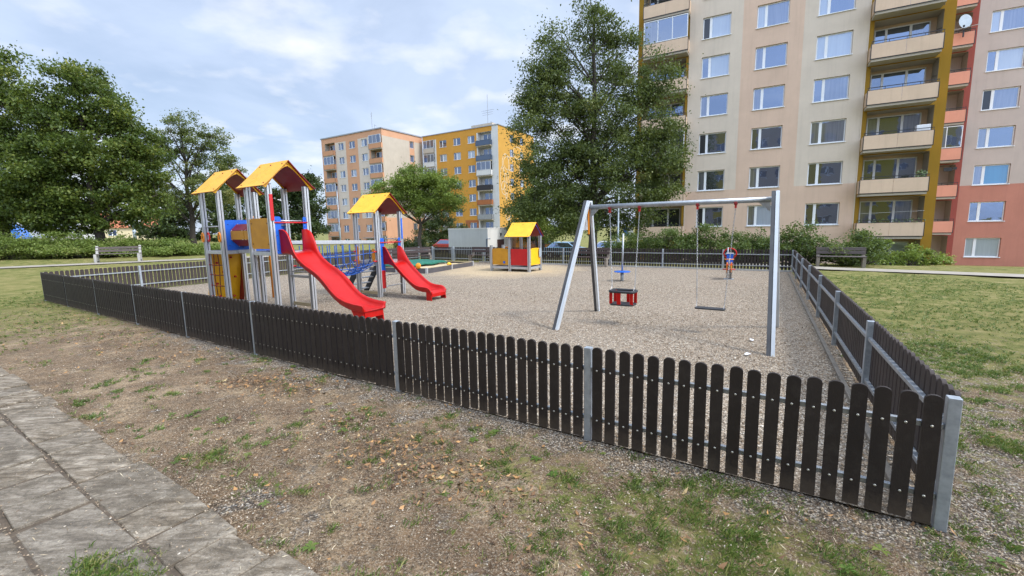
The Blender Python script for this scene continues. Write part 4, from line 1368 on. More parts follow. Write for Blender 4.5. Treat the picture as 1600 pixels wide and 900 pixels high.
# spring rider
spr = thing('spring_rider', 'spring rider with red hoop handle, blue back board and orange body', 'spring rider', (7.24, 14.62, 0), R(-28))
pts = [(.085 * math.cos(t * .55), .085 * math.sin(t * .55), .03 + .0040 * t) for t in range(0, 70)]
MB().tube(pts, .011, MT['rubber'], 6).build('spring', spr, smooth=True)
MB().box(-.15, .15, -.15, .15, -.01, .03, MT['galv']).build('base_plate', spr)
MB().box(-.07, .07, -.16, .16, .30, .33, MT['galv']).build('top_plate', spr)
b = MB()
for xx in (-.075, .055):
    b.prism([(-.34, .40), (-.16, .26), (.18, .26), (.38, .46), (.30, .62), (.10, .50), (-.20, .48), (-.36, .60)], xx, xx + .02, MT['orange_tube'], axis='x')
b.build('body_board', spr)
MB().box(-.10, .10, -.10, .20, .48, .51, MT['red_panel']).build('seat', spr, bevel=.01)
MB().prism([(-.10, .52), (.10, .52), (.10, .86), (-.10, .86)], .22, .24, MT['blue_dark'] if 'blue_dark' in MT else MT['blue_panel']).build('back_board', spr, bevel=.006)
MB().box(-.11, .11, .19, .205, .855, .885, MT['white']).build('edge_strip', spr)
hp = [(.19 * math.cos(t * math.pi / 14), .27, .86 + .165 * math.sin(t * math.pi / 14)) for t in range(-5, 20)]
MB().tube(hp, .022, MT['slide'], 8).build('handle_hoop', spr, smooth=True)
MB().tube([(-.19, -.16, .36), (.19, -.16, .36)], .018, MT['red_panel'], 8).build('foot_rest', spr, smooth=True)
MB().tube([(0, -.26, .46), (0, -.30, .72)], .02, MT['alu'], 8).tube([(-.14, -.30, .70), (.14, -.30, .70)], .017, MT['orange_tube'], 8).build('front_handle', spr, smooth=True)
MB().tube([(-.06, .25, .5), (-.07, .26, 1.06)], .018, MT['galv'], 8).build('upright', spr, smooth=True)

# sandbox with a folded green cover
SBX = (-3.57, 18.46, 0)
sbr = math.atan2(.9, .44) - math.pi / 2
sbx = thing('sandbox', 'low grey sandbox full of pale sand with steel corner posts', 'sandbox', SBX, sbr)
SW, SD = 3.2, 3.75
for (x0, x1, y0, y1) in ((-.02, .02, 0, SD), (-SW, 0, -.02, .02), (-SW, 0, SD - .02, SD + .02), (-SW - .02, -SW + .02, 0, SD)):
    MB().box(x0, x1, y0, y1, .0, .22, MT['sandboard']).build('side_board', sbx, bevel=.004)
for (x, y) in ((0, 0), (0, SD / 2), (0, SD), (-SW / 2, SD), (-SW, 0), (-SW, SD), (-SW / 2, 0)):
    MB().box(x - .045, x + .045, y - .045, y + .045, 0, .255, MT['alu']).build('corner_post', sbx, bevel=.006)
MB().box(-.07, .0, .05, SD - .05, .222, .24, MT['wood_light']).build('seat_edge', sbx)
MB().box(-SW + .05, -.05, 0, .07, .222, .24, MT['wood_light']).build('seat_edge', sbx)
MB().box(-SW + .05, -.05, SD - .07, SD, .222, .24, MT['wood_light']).build('seat_edge', sbx)
vs, fs = [], []
nn_ = 16
for j in range(nn_ + 1):
    for i in range(nn_ + 1):
        x = -SW + .03 + (SW - .06) * i / nn_; y = .03 + (SD - .06) * j / nn_
        vs.append((x, y, .13 + .045 * mnoise.noise(Vector((x * 1.6, y * 1.6, 2)))))
fs = [(j * (nn_ + 1) + i, j * (nn_ + 1) + i + 1, (j + 1) * (nn_ + 1) + i + 1, (j + 1) * (nn_ + 1) + i) for j in range(nn_) for i in range(nn_)]
MB().add(vs, fs, MT['sand']).build('sand', sbx, smooth=True)
# cover
b = MB()
vs = []
ni, nj = 14, 14
for j in range(nj + 1):
    for i in range(ni + 1):
        u, v = i / ni, j / nj
        x = -SW - .10 + (1.75 + .35 * v) * u
        y = .55 + 2.9 * v
        z = .30 + .06 * mnoise.noise(Vector((x * 2, y * 2, 5))) + .09 * math.sin(u * 3.1) * math.sin(v * 3.1) - (.10 if i in (0, ni) or j in (0, nj) else 0)
        vs.append((x, y, z))
fs = [(j * (ni + 1) + i, j * (ni + 1) + i + 1, (j + 1) * (ni + 1) + i + 1, (j + 1) * (ni + 1) + i) for j in range(nj) for i in range(ni)]
b.add(vs, fs, MT['green_cover'])
cv = b.build('sandbox_cover', None, smooth=True, loc=SBX, rotz=sbr)
md = cv.modifiers.new('solid', 'SOLIDIFY'); md.thickness = .015
tag(cv, 'green tarpaulin cover folded back over the left half of the sandbox', 'cover')
# yellow toy on the sandbox edge
b = MB(); b.lathe([(0.0, -.03), (.10, -.028), (.13, 0), (.10, .028), (0.0, .03)], MT['orange_tube'], (0, 0, 0), 16)
ty = b.build('sand_toy', None, smooth=True, loc=(-3.95, 18.62, .33), rotz=0)
ty.rotation_euler = (R(80), 0, R(-15))
tag(ty, 'round yellow play disc standing on the near edge of the sandbox', 'toy')
b = MB(); b.lathe([(.10, 0), (.12, .03), (.06, .10), (0.0, .12)], MT['yellow'], (0, 0, 0), 14)
ty2 = b.build('sand_mould', None, smooth=True, loc=(-2.85, 20.1, .235)); tag(ty2, 'small upturned yellow sand mould on the right edge of the sandbox', 'toy')

# white scraps by the swing leg
for (x, y, r_, lab) in ((3.28, 5.98, 20, 'crumpled white paper scrap at the foot of the right swing leg'), (3.75, 6.75, 65, 'small white paper scrap lying behind the right swing leg')):
    b = MB(); b.add([(-.05, -.02, 0), (.0, -.03, .012), (.05, -.015, .002), (.045, .02, .01), (0, .03, .02), (-.045, .02, .004)], [(0, 1, 4, 5), (1, 2, 3, 4)], MT['white'])
    o = b.build('paper_scrap', None, loc=(x, y, .035), rotz=R(r_)); tag(o, lab, 'litter')

# ------------------------------------------------------------------ benches
def bench(label, loc, rot, L_, frame_mat, slat_mat, grp, style='park', h=1.0):
    t = thing('park_bench', label, 'bench', (loc[0], loc[1], H1(loc[0], loc[1]) if len(loc) < 3 else loc[2]), rot, grp)
    for sx in (-1, 1):
        x = sx * (L_ / 2 - .07)
        if style == 'park':
            ol = [(-.34, 0), (-.22, 0), (-.22, .12), (.10, .08), (.14, 0), (.22, 0), (.20, .40), (.34, .90), (.24, .92), (.10, .46), (-.34, .46)]
        elif style == 'plain':
            ol = [(-.20, 0), (-.06, 0), (-.04, .34), (.14, .34), (.12, 0), (.24, 0), (.24, .42), (.34, .80), (.26, .81), (.16, .44), (-.22, .44), (-.22, .36)]
        else:
            ol = [(-.16, 0), (.02, 0), (.04, .34), (.22, .36), (.30, .84), (.24, .85), (.16, .42), (-.22, .42), (-.22, .36), (-.16, .34)]
        MB().prism([(a_ * h, z * h) for a_, z in ol], x - .055, x + .055, frame_mat, axis='x').build('leg_frame', t, bevel=.008)
    for y, z in ((-.20, .455), (-.06, .455), (.08, .455)) if style != 'low' else ((-.16, .43), (-.02, .43)):
        MB().box(-L_ / 2, L_ / 2, y * h - .06, y * h + .05, z * h, z * h + .035, slat_mat).build('seat_slat', t, bevel=.006)
    for k, (y, z) in enumerate(((.18, .58), (.225, .74))):
        b = MB(); b.bar((-L_ / 2, y * h, (z + .06) * h), (L_ / 2, y * h, (z + .06) * h), .035, .125, slat_mat); b.build('back_slat', t, bevel=.006)
    return t
bench('park bench with whitish concrete end frames and grey slats before the left hedge', (-22.25, 25.07), R(29), 2.02, MT['concrete'], MT['slat_grey'], None, 'park')
bench('weathered brown park bench on the grass by the path at the right', (13.45, 18.0, 0.0), R(-32), 1.65, MT['concrete_brown'], MT['slat_grey2'] if 'slat_grey2' in MT else MT['slat_grey'], None, 'plain', .93)
gb = 'brown benches inside the play area'
bench('dark brown bench against the back fence, seen between the swing legs', (3.64, 20.42, 0), R(-32), 1.75, MT['concrete_brown'], MT['slat_brown'], gb, 'low')
bench('dark brown bench left of the gates, behind the short slide', (-5.55, 24.3, 0), R(20), 2.3, MT['concrete_brown'], MT['slat_brown'], gb, 'low')
bench('dark brown bench half hidden by the left end of the play hut', (-1.62, 23.65, 0), R(-32), 1.5, MT['concrete_brown'], MT['slat_brown'], gb, 'low')

# ------------------------------------------------------------------ buildings
def facade(b, x0, x1, z0, z1, y, holes, colour, reveal=0.16, rev_mat=None, xs_extra=(), zs_extra=()):
    """wall in a local x-z plane at y with rectangular holes; colour(x, z) gives the material of each cell"""
    xs = sorted({x0, x1, *xs_extra, *[h[0] for h in holes], *[h[1] for h in holes]})
    zs = sorted({z0, z1, *zs_extra, *[h[2] for h in holes], *[h[3] for h in holes]})
    xs = [x for x in xs if x0 <= x <= x1]; zs = [z for z in zs if z0 <= z <= z1]
    for i in range(len(xs) - 1):
        for j in range(len(zs) - 1):
            cx_, cz_ = (xs[i] + xs[i + 1]) / 2, (zs[j] + zs[j + 1]) / 2
            if any(h[0] < cx_ < h[1] and h[2] < cz_ < h[3] for h in holes):
                continue
            b.add([(xs[i], y, zs[j]), (xs[i + 1], y, zs[j]), (xs[i + 1], y, zs[j + 1]), (xs[i], y, zs[j + 1])], [(0, 1, 2, 3)], colour(cx_, cz_))
    for h in holes:
        d = h[4] if len(h) > 4 else reveal
        hx0, hx1, hz0, hz1 = h[:4]
        mt = rev_mat or colour((hx0 + hx1) / 2, (hz0 + hz1) / 2)
        if len(h) > 5:
            mt = h[5]
        b.add([(hx0, y, hz0), (hx0, y + d, hz0), (hx0, y + d, hz1), (hx0, y, hz1)], [(0, 1, 2, 3)], mt)
        b.add([(hx1, y, hz0), (hx1, y, hz1), (hx1, y + d, hz1), (hx1, y + d, hz0)], [(0, 1, 2, 3)], mt)
        b.add([(hx0, y, hz1), (hx0, y + d, hz1), (hx1, y + d, hz1), (hx1, y, hz1)], [(0, 1, 2, 3)], mt)
        b.add([(hx0, y, hz0), (hx1, y, hz0), (hx1, y + d, hz0), (hx0, y + d, hz0)], [(0, 1, 2, 3)], mt)

GLASSES = ['gl_dark', 'gl_mid', 'gl_light', 'gl_dark', 'gl_mid', 'gl_dark']
def window(parent, x0, x1, z0, z1, y, rs, mull=(0.26,), fw=0.065, mw=0.15, glasses=None, sill=True, vert='y', open_left=False, name='window'):
    """white plastic frame recessed in the wall, with its panes as a child. vert 'x' puts it in a y-z plane"""
    def bx(b, a0, a1, d0, d1, c0, c1, m_):
        if vert == 'y':
            b.box(a0, a1, d0, d1, c0, c1, m_)
        else:
            b.box(-d1, -d0, a0, a1, c0, c1, m_) if vert == 'x' else b.box(d0, d1, a0, a1, c0, c1, m_)
    b = MB()
    bx(b, x0, x1, y, y + .06, z0, z0 + fw, MT['white'])
    bx(b, x0, x1, y, y + .06, z1 - fw, z1, MT['white'])
    bx(b, x0, x0 + fw, y, y + .06, z0 + fw, z1 - fw, MT['white'])
    bx(b, x1 - fw, x1, y, y + .06, z0 + fw, z1 - fw, MT['white'])
    cuts = [x0 + fw]
    for t in mull:
        xc = x0 + (x1 - x0) * t
        bx(b, xc - mw / 2, xc + mw / 2, y, y + .06, z0 + fw, z1 - fw, MT['white'])
        cuts += [xc - mw / 2, xc + mw / 2]
    cuts.append(x1 - fw)
    if sill:
        bx(b, x0 - .06, x1 + .06, y - .20, y + .02, z0 - .045, z0 - .002, MT['white'])
    f = b.build(name, parent)
    b = MB()
    for q in range(0, len(cuts), 2):
        g = (glasses[q // 2] if glasses else rs.choice(GLASSES))
        ax0, ax1 = cuts[q], cuts[q + 1]
        if vert == 'y':
            b.add([(ax0, y + .03, z0 + fw), (ax1, y + .03, z0 + fw), (ax1, y + .03, z1 - fw), (ax0, y + .03, z1 - fw)], [(0, 1, 2, 3)], MT[g])
        else:
            s_ = -1 if vert == 'x' else 1
            b.add([(s_ * (y + .03), ax0, z0 + fw), (s_ * (y + .03), ax1, z0 + fw), (s_ * (y + .03), ax1, z1 - fw), (s_ * (y + .03), ax0, z1 - fw)], [(0, 1, 2, 3)], MT[g])
    b.build('pane', f)
    return f

def balcony(parent, x0, x1, y_out, y_in, zf, hh, mat, rs, rail=True, glazed=False, posts=False, under=True, two=True, flowers=False, edge='black'):
    """slab with parapet boards in a dark frame; y_out is the front"""
    root = MB()
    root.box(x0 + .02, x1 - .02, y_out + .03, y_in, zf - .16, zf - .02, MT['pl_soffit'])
    r = root.build('balcony', parent)
    b = MB()
    xm = (x0 + x1) / 2
    if two:
        b.box(x0, xm - .006, y_out - .02, y_out + .015, zf + .03, zf + hh, mat)
        b.box(xm + .006, x1, y_out - .02, y_out + .015, zf + .03, zf + hh, mat)
    else:
        b.box(x0, x1, y_out - .02, y_out + .015, zf + .03, zf + hh, mat)
    b.box(x0, x0 + .03, y_out + .016, y_in, zf + .03, zf + hh, mat)
    b.box(x1 - .03, x1, y_out + .016, y_in, zf + .03, zf + hh, mat)
    b.build('parapet', r)
    if edge:
        e = MB()
        m_ = MT[edge]
        e.box(x0 - .03, x1 + .03, y_out - .015, y_out + .025, zf - .02, zf + .028, m_)
        e.box(x0 - .045, x0 - .002, y_out - .025, y_out + .02, zf - .02, zf + hh + .02, m_)
        e.box(x1 + .002, x1 + .045, y_out - .025, y_out + .02, zf - .02, zf + hh + .02, m_)
        e.box(x0, x1, y_out - .01, y_out + .01, zf + hh + .002, zf + hh + .03, m_)
        if rail:
            e.box(x0 - .03, x1 + .03, y_out - .02, y_out + .02, zf + hh + .15, zf + hh + .19, m_)
            n = max(3, int((x1 - x0) / .8))
            for k in range(n + 1):
                x = x0 + (x1 - x0) * k / n
                e.box(x - .012, x + .012, y_out - .01, y_out + .01, zf + hh + .031, zf + hh + .149, m_)
        e.build('railing', r)
    if glazed:
        window(r, x0 + .03, x1 - .03, zf + hh + .05, zf + 2.55, y_out, rs, mull=(.33, .66) if x1 - x0 > 2 else (.5,), fw=.05, mw=.05, sill=False, glasses=[rs.choice(['gl_mid', 'gl_dark', 'gl_dark']) for _ in range(4)], name='glazing')
    if flowers:
        b = MB()
        for k in range(90):
            x = x0 + (x1 - x0) * rs.random(); z = zf + hh + .12 + rs.uniform(-.10, .12); y = y_out - .06 + rs.uniform(-.08, .08)
            s_ = rs.uniform(.04, .09)
            a_ = rs.uniform(0, 6.3)
            b.add([(x, y, z), (x + s_ * math.cos(a_), y - s_ * .4, z + s_ * math.sin(a_)), (x + s_ * math.cos(a_ + 1.2), y + s_ * .3, z + s_ * math.sin(a_ + 1.2))], [(0, 1, 2)], MT['flower'])
        b.build('flowers', r, fixn=False)['kind'] = 'stuff'
    return r

ROT_B = R(-29.0)
NBd = np.array([0.4848, 0.8746]); BBd = np.array([0.8746, -0.4848])
rs = random.Random(21)

# --- near apartment block
pb = NBd * 38.2
A = thing('apartment_building', 'tall beige and tan panel block with ochre balcony bays behind the swings', 'apartment building', (pb[0], pb[1], 0), ROT_B)
FL = [0.78 + 2.8 * k for k in range(-1, 8)]
holes = []
wins = []
for k in range(0, 8):
    zs_ = 1.64 + 2.8 * k
    for (x0, x1) in ((-4.32, -2.40), (-.74, 1.23), (2.92, 4.92)):
        holes.append((x0, x1, zs_, zs_ + 1.53))
        wins.append((x0, x1, zs_, zs_ + 1.53, k))
for k in range(-1, 8):
    f = .80 + 2.8 * k
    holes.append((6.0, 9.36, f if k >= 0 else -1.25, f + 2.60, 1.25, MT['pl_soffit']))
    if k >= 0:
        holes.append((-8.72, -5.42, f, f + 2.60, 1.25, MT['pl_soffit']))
def colA(x, z):
    if x < -5.2 or x > 5.73:
        return MT['pl_brown']
    if z < 4.43 or -1.62 < x < 2.14:
        return MT['pl_tan']
    return MT['pl_pale']
b = MB()
facade(b, -9.1, 9.9, -3.0, 23.6, 0, holes, colA, xs_extra=(-5.2, -1.62, 2.14, 5.73), zs_extra=(4.43,))
# thin joint battens between bays
for x in (-5.2, 5.73):
    b.box(x - .03, x + .03, -.03, .0, -1.3, 23.6, MT['pl_pale'])
b.add([(-9.1, 0, -3), (-9.1, 0, 23.6), (-9.1, 11, 23.6), (-9.1, 11, -3)], [(0, 1, 2, 3)], MT['pl_tan'])
b.add([(9.9, 0, -3), (9.9, 11, -3), (9.9, 11, 23.6), (9.9, 0, 23.6)], [(0, 1, 2, 3)], MT['pl_tan'])
b.add([(-9.1, 11, -3), (-9.1, 11, 23.6), (9.9, 11, 23.6), (9.9, 11, -3)], [(0, 1, 2, 3)], MT['pl_tan'])
# back walls of the loggias
for k in range(-1, 8):
    f = .80 + 2.8 * k
    b.add([(6.0, 1.25, f if k >= 0 else -1.25), (9.36, 1.25, f if k >= 0 else -1.25), (9.36, 1.25, f + 2.60), (6.0, 1.25, f + 2.60)], [(0, 1, 2, 3)], MT['pl_parapet'])
    if k >= 0:
        b.add([(-8.72, 1.25, f), (-5.42, 1.25, f), (-5.42, 1.25, f + 2.60), (-8.72, 1.25, f + 2.60)], [(0, 1, 2, 3)], MT['pl_parapet'])
b.build('wall', A, fixn=False)
MB().box(-9.2, 10.0, -.1, 11.1, 23.6, 23.85, MT['flash']).build('roof', A)
GL_A = {(2.92, 0): ('gl_dark', 'gl_dark'), (2.92, 1): ('gl_dark', 'gl_dark'), (-.74, 0): ('gl_mid', 'gl_light'), (-.74, 1): ('gl_mid', 'gl_dark'), (-4.32, 5): ('gl_open', 'gl_light'), (-4.32, 0): ('gl_open', 'gl_dark'), (-.74, 3): ('gl_mid', 'gl_dark'), (-4.32, 2): ('gl_open', 'gl_dark'), (-.74, 5): ('gl_light', 'gl_mid'), (-.74, 4): ('gl_mid', 'gl_dark'), (-4.32, 6): ('gl_dark', 'gl_dark'), (-.74, 6): ('gl_light', 'gl_mid')}
for (x0, x1, z0, z1, k) in wins:
    g = GL_A.get((x0, k), (rs.choice(['gl_dark', 'gl_mid', 'gl_light']), rs.choice(['gl_dark', 'gl_light', 'gl_mid'])))
    window(A, x0 + .01, x1 - .01, z0 + .01, z1 - .01, .13, rs, mull=(.285,), mw=.17, glasses=list(g))
for k in range(-1, 8):
    f = .80 + 2.8 * k
    for side in (0, 1):
        if side == 1 and k < 0:
            continue
        ox = 0 if side == 0 else -14.74
        z0 = f + .12 if k >= 0 else -1.15
        gl = [rs.choice(['gl_dark', 'gl_mid']), 'gl_dark', rs.choice(['gl_dark', 'gl_mid'])] if k >= 0 else ['gl_mid', 'gl_navy', 'gl_light']
        w_ = window(A, 6.22 + ox, 9.05 + ox, z0 if k < 0 else f + .75, f + 2.42, 1.17, rs, mull=(.22, .66), mw=.13, glasses=gl, sill=False, name='balcony_window')
        MB().box(8.14 + ox, 9.04 + ox, 1.19, 1.24, f + .03 if k >= 0 else -1.2, f + .76 if k >= 0 else -1.15, MT['white']).build('balcony_door', A)
    if k >= 0:
        balcony(A, 5.80, 9.20, -1.0, .0, f + .03, .88, MT['pl_parapet'], rs, flowers=(k in (0,)))
        balcony(A, -8.50, -5.22, -1.0, .0, f + .03, .88, MT['pl_parapet'], rs, glazed=(k in (5, 2)), rail=(k not in (5, 2)))
for k in (3, 4, 5):
    f = .80 + 2.8 * k
    b = MB(); b.bar((9.33, .15, f + 1.55), (9.33, .95, f + 1.75), .03, .03, MT['black']); b.build('drying_rod', A)
b = MB(); b.bar((6.0, -.2, 2.35), (9.36, -.2, 2.45), .012, .012, MT['white']); b.build('washing_line', A)
# things on balconies
bx_ = MB().box(-.33, .33, -.22, .22, 0, .42, MT['white']); o_ = bx_.build('storage_box', None, bevel=.02)
p_ = pb + BBd * 8.75 - NBd * .60
o_.location = (p_[0], p_[1], .83 + 2.8 * 2 + .88); o_.rotation_euler = (0, 0, ROT_B)
tag(o_, 'white box on the ochre-bay balcony rail, three floors above the ground-floor one', 'box')
b = MB()
for k in range(120):
    x, y, z = rs.gauss(0, .12), rs.gauss(0, .12), rs.uniform(.1, .75); s_ = rs.uniform(.07, .13); a_ = rs.uniform(0, 6.3)
    b.add([(x, y, z), (x + s_ * math.cos(a_), y, z + s_ * math.sin(a_)), (x + s_ * math.cos(a_ + 1.2), y + s_ * .5, z + s_ * math.sin(a_ + 1.2))], [(0, 1, 2)], MT['leaf_flat'] if 'leaf_flat' in MT else MT['flower'])
pt = thing('potted_plant', 'dark bushy potted plant at the right end of a balcony in the ochre bay', 'plant', (*(pb + BBd * 8.9 - NBd * .5), .83 + 2.8 + .55), ROT_B)
b.build('foliage', pt, fixn=False)
MB().lathe([(.10, 0), (.14, .22), (.13, .22), (.0, .20)], MT['pl_brick'], (0, 0, -.08), 12).build('pot', pt)

# --- set-back pink block to the right
pp_ = NBd * 48.4
Pk = thing('apartment_building', 'grey and salmon pink panel block set back at the right edge', 'apartment building', (pp_[0], pp_[1], 0), ROT_B)
holes = []
for k in range(-1, 8):
    z = 1.64 + 2.8 * k
    holes.append((14.58, 16.60, z + .02, z + 1.53))
    holes.append((18.3, 20.3, z + .02, z + 1.53))
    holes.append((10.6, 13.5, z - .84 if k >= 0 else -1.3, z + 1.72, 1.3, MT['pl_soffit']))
def colP(x, z):
    if x < 13.86:
        return MT['pl_red']
    return MT['pl_pink'] if z < 4.46 else MT['pl_grey']
b = MB()
facade(b, 8.0, 30.0, -3.6, 23.6, 0, holes, colP, xs_extra=(13.86,), zs_extra=(4.46,))
for k in range(-1, 8):
    z = 1.64 + 2.8 * k
    b.add([(10.6, 1.3, z - .84 if k >= 0 else -1.3), (13.5, 1.3, z - .84 if k >= 0 else -1.3), (13.5, 1.3, z + 1.72), (10.6, 1.3, z + 1.72)], [(0, 1, 2, 3)], MT['pl_grey'])
b.add([(8, 0, -3.6), (8, 0, 23.6), (8, 11, 23.6), (8, 11, -3.6)], [(0, 1, 2, 3)], MT['pl_grey'])
b.add([(30, 0, -3.6), (30, 11, -3.6), (30, 11, 23.6), (30, 0, 23.6)], [(0, 1, 2, 3)], MT['pl_grey'])
b.add([(8, 11, -3.6), (8, 11, 23.6), (30, 11, 23.6), (30, 11, -3.6)], [(0, 1, 2, 3)], MT['pl_grey'])
b.build('wall', Pk, fixn=False)
MB().box(7.9, 30.1, -.1, 11.1, 23.6, 23.85, MT['flash']).build('roof', Pk)
PG = {-1: ('gl_light', 'gl_light'), 0: ('gl_dark', 'gl_dark'), 1: ('gl_mid', 'gl_blue'), 2: ('gl_mid', 'gl_dark'), 3: ('gl_open', 'gl_mid'), 4: ('gl_dark', 'gl_light'), 5: ('gl_light', 'gl_mid')}
for k in range(-1, 8):
    z = 1.64 + 2.8 * k
    window(Pk, 14.59, 16.59, z + .03, z + 1.52, .13, rs, mull=(.285,), mw=.17, glasses=list(PG.get(k, ('gl_mid', 'gl_dark'))))
    window(Pk, 18.31, 20.29, z + .03, z + 1.52, .13, rs, mull=(.285,), mw=.17)
    window(Pk, 11.0, 12.7, z - .1, z + 1.5, 1.22, rs, mull=(.35,), mw=.12, sill=False, name='balcony_window')
    if k >= 0:
        balcony(Pk, 10.7, 13.44, -1.0, 0, z - .83, .90, MT['pl_salmon'], rs, two=False, glazed=(k == 2), rail=(k != 2))
# satellite dish
dsh = thing('satellite_dish', 'grey satellite dish on an arm in front of the salmon balconies, near the top right', 'satellite dish', (*(pp_ + BBd * 12.75 - NBd * 1.25), 15.62), ROT_B)
b = MB()
prof = [(0.0, .0), (.15, .012), (.30, .045), (.42, .095), (.47, .13)]
b.lathe(prof, MT['lamp_blue'], (0, 0, 0), 24)
d_ = b.build('dish', dsh); d_.location = (0, -.05, .75); d_.rotation_euler = (R(78), 0, R(8)); d_.scale = (.80, 1.12, .45)
MB().bar((0, 0, .2), (-.15, -.50, .30), .03, .03, MT['alu']).box(-.21, -.11, -.58, -.48, .25, .37, MT['black']).build('feed_arm', dsh)
MB().box(-.04, .04, -.02, .06, -.30, .70, MT['black']).build('bracket', dsh)
MB().bar((-1.9, -.05, .15), (.75, -.25, .35), .035, .035, MT['concrete']).build('mounting_pole', dsh)
# laundry
b = MB().box(-.25, .25, -.01, .01, -.28, 0, MT['black']).box(.30, .52, -.01, .01, -.2, 0, MT['black'])
o_ = b.build('laundry', None); p_ = pp_ + BBd * 12.9 - NBd * .6
o_.location = (p_[0], p_[1], 5.9); o_.rotation_euler = (0, 0, ROT_B)
tag(o_, 'dark laundry hanging above a salmon balcony, second floor of the pink block', 'laundry')

# --- far blocks
ROT_C = R(-31.8)
NC = np.array([0.527, 0.850]); BC = np.array([0.850, -0.527])
pc = NC * 61.8
Cb = thing('apartment_building', 'peach and cream panel block on the left in the distance, with blank cream gable wall', 'apartment building', (pc[0], pc[1], 0), ROT_C)
holes = []
for k in range(-1, 7):
    z = 1.64 + 2.8 * k
    for (x0, x1) in ((-80.06, -78.41), (-76.69, -74.92), (-73.03, -71.33)):
        holes.append((x0, x1, z, z + 1.4))
    holes.append((-84.45, -81.2, z - .8, z + 1.75, 1.1, MT['pl_soffit']))
    holes.append((-70.32, -67.35, z - .8, z + 1.75, 1.1, MT['pl_soffit']))
def colC(x, z):
    if z < 4.35 or x < -81.05 or x > -70.8 or z > 19.95 and False:
        return MT['pl_peach']
    if -77.7 < x < -74.03:
        return MT['pl_peach']
    return MT['pl_stripe']
b = MB()
facade(b, -85.5, -67.1, -3, 21.2, 0, holes, lambda x, z: MT['pl_peach'] if z > 20.05 else colC(x, z), xs_extra=(-81.05, -77.7, -74.03, -70.8), zs_extra=(4.35, 20.05))
for k in range(-1, 7):
    z = 1.64 + 2.8 * k
    for xa_, xb_ in ((-84.45, -81.2), (-70.32, -67.35)):
        b.add([(xa_, 1.1, z - .8), (xb_, 1.1, z - .8), (xb_, 1.1, z + 1.75), (xa_, 1.1, z + 1.75)], [(0, 1, 2, 3)], MT['pl_peach2'])
# gable with a column of small windows
def colG(y, z):
    if z > 19.95:
        return MT['pl_peach']
    if 7.35 < y < 8.75:
        return MT['pl_peach']
    return MT['pl_cream'] if z > 4.35 else MT['pl_peach']
ysb = [0, 7.35, 7.45, 8.60, 8.75, 11.2]
for k in range(-1, 7):
    pass
gz = sorted({-3, 4.35, 19.95, 21.2, *[1.8 + 2.8 * k for k in range(-1, 7)], *[3.2 + 2.8 * k for k in range(-1, 7)]})
for i in range(len(ysb) - 1):
    for j in range(len(gz) - 1):
        cy_, cz_ = (ysb[i] + ysb[i + 1]) / 2, (gz[j] + gz[j + 1]) / 2
        if 7.45 < cy_ < 8.60 and any(1.8 + 2.8 * k < cz_ < 3.2 + 2.8 * k for k in range(-1, 7)):
            continue
        b.add([(-67.1, ysb[i], gz[j]), (-67.1, ysb[i + 1], gz[j]), (-67.1, ysb[i + 1], gz[j + 1]), (-67.1, ysb[i], gz[j + 1])], [(0, 1, 2, 3)], colG(cy_, cz_))
b.add([(-85.5, 0, -3), (-85.5, 0, 21.2), (-85.5, 11.2, 21.2), (-85.5, 11.2, -3)], [(0, 1, 2, 3)], MT['pl_peach'])
b.add([(-85.5, 11.2, -3), (-85.5, 11.2, 21.2), (-67.1, 11.2, 21.2), (-67.1, 11.2, -3)], [(0, 1, 2, 3)], MT['pl_peach'])
b.build('wall', Cb, fixn=False)
MB().box(-85.65, -66.95, -.15, 11.3, 21.2, 21.42, MT['flash']).build('roof', Cb)
for k in range(-1, 7):
    z = 1.64 + 2.8 * k
    for (x0, x1) in ((-80.06, -78.41), (-76.69, -74.92), (-73.03, -71.33)):
        window(Cb, x0, x1, z, z + 1.4, .13, rs, mull=(.42,), mw=.16)
    for xa_, xb_ in ((-84.49, -81.15), (-70.34, -66.95)):
        window(Cb, xa_ + .4, xb_ - .5, z, z + 1.5, 1.02, rs, mull=(.4,), mw=.12, sill=False, name='balcony_window')
        gz_ = rs.random() < (.7 if xa_ < -80 else .8) and not (xa_ > -80 and k == 5)
        balcony(Cb, xa_, xb_ - .02, -.5, 0, z - .84, .95, MT['pl_peach2'], rs, two=False, glazed=gz_, rail=False)
    window(Cb, 7.45, 8.60, 1.8 + 2.8 * k, 3.2 + 2.8 * k, 67.1 + .10 - .0, rs, mull=(), vert='x', sill=False, glasses=['gl_mid'])
MB().box(-73.2, -70.4, -.9, 0, .3, .45, MT['flash']).build('porch_roof', Cb)

Ob = thing('apartment_building', 'golden orange panel block with white balcony column and painted white line drawing on the gable', 'apartment building', (*(NC * 72.15), 0), ROT_C)
holes = []
for k in range(-1, 7):
    z = 1.64 + 2.8 * k
    for (x0, x1) in ((-61.63, -59.78), (-58.0, -56.19), (-54.41, -52.69)):
        holes.append((x0, x1, z, z + 1.4))
    holes.append((-65.9, -62.95, z - .8, z + 1.75, 1.0, MT['pl_white']))
    holes.append((-51.9, -48.75, z - .8, z + 1.75, 1.1, MT['pl_white']))
def colO(x, z):
    if x < -62.5:
        return MT['pl_white']
    if -52.2 < x:
        return MT['pl_white']
    if z < 3.55:
        return MT['pl_brick'] if (x < -59.2 and x > -61.0) or x > -55.5 or x < -62 else MT['pl_orange']
    return MT['pl_orange']
b = MB()
facade(b, -66.2, -47.2, -3, 21.1, 0, holes, lambda x, z: MT['pl_orange'] if (z > 20.2 and x < -48.6) else colO(x, z), xs_extra=(-62.5, -61, -59.2, -55.5, -52.2, -48.6), zs_extra=(3.55, 20.2))
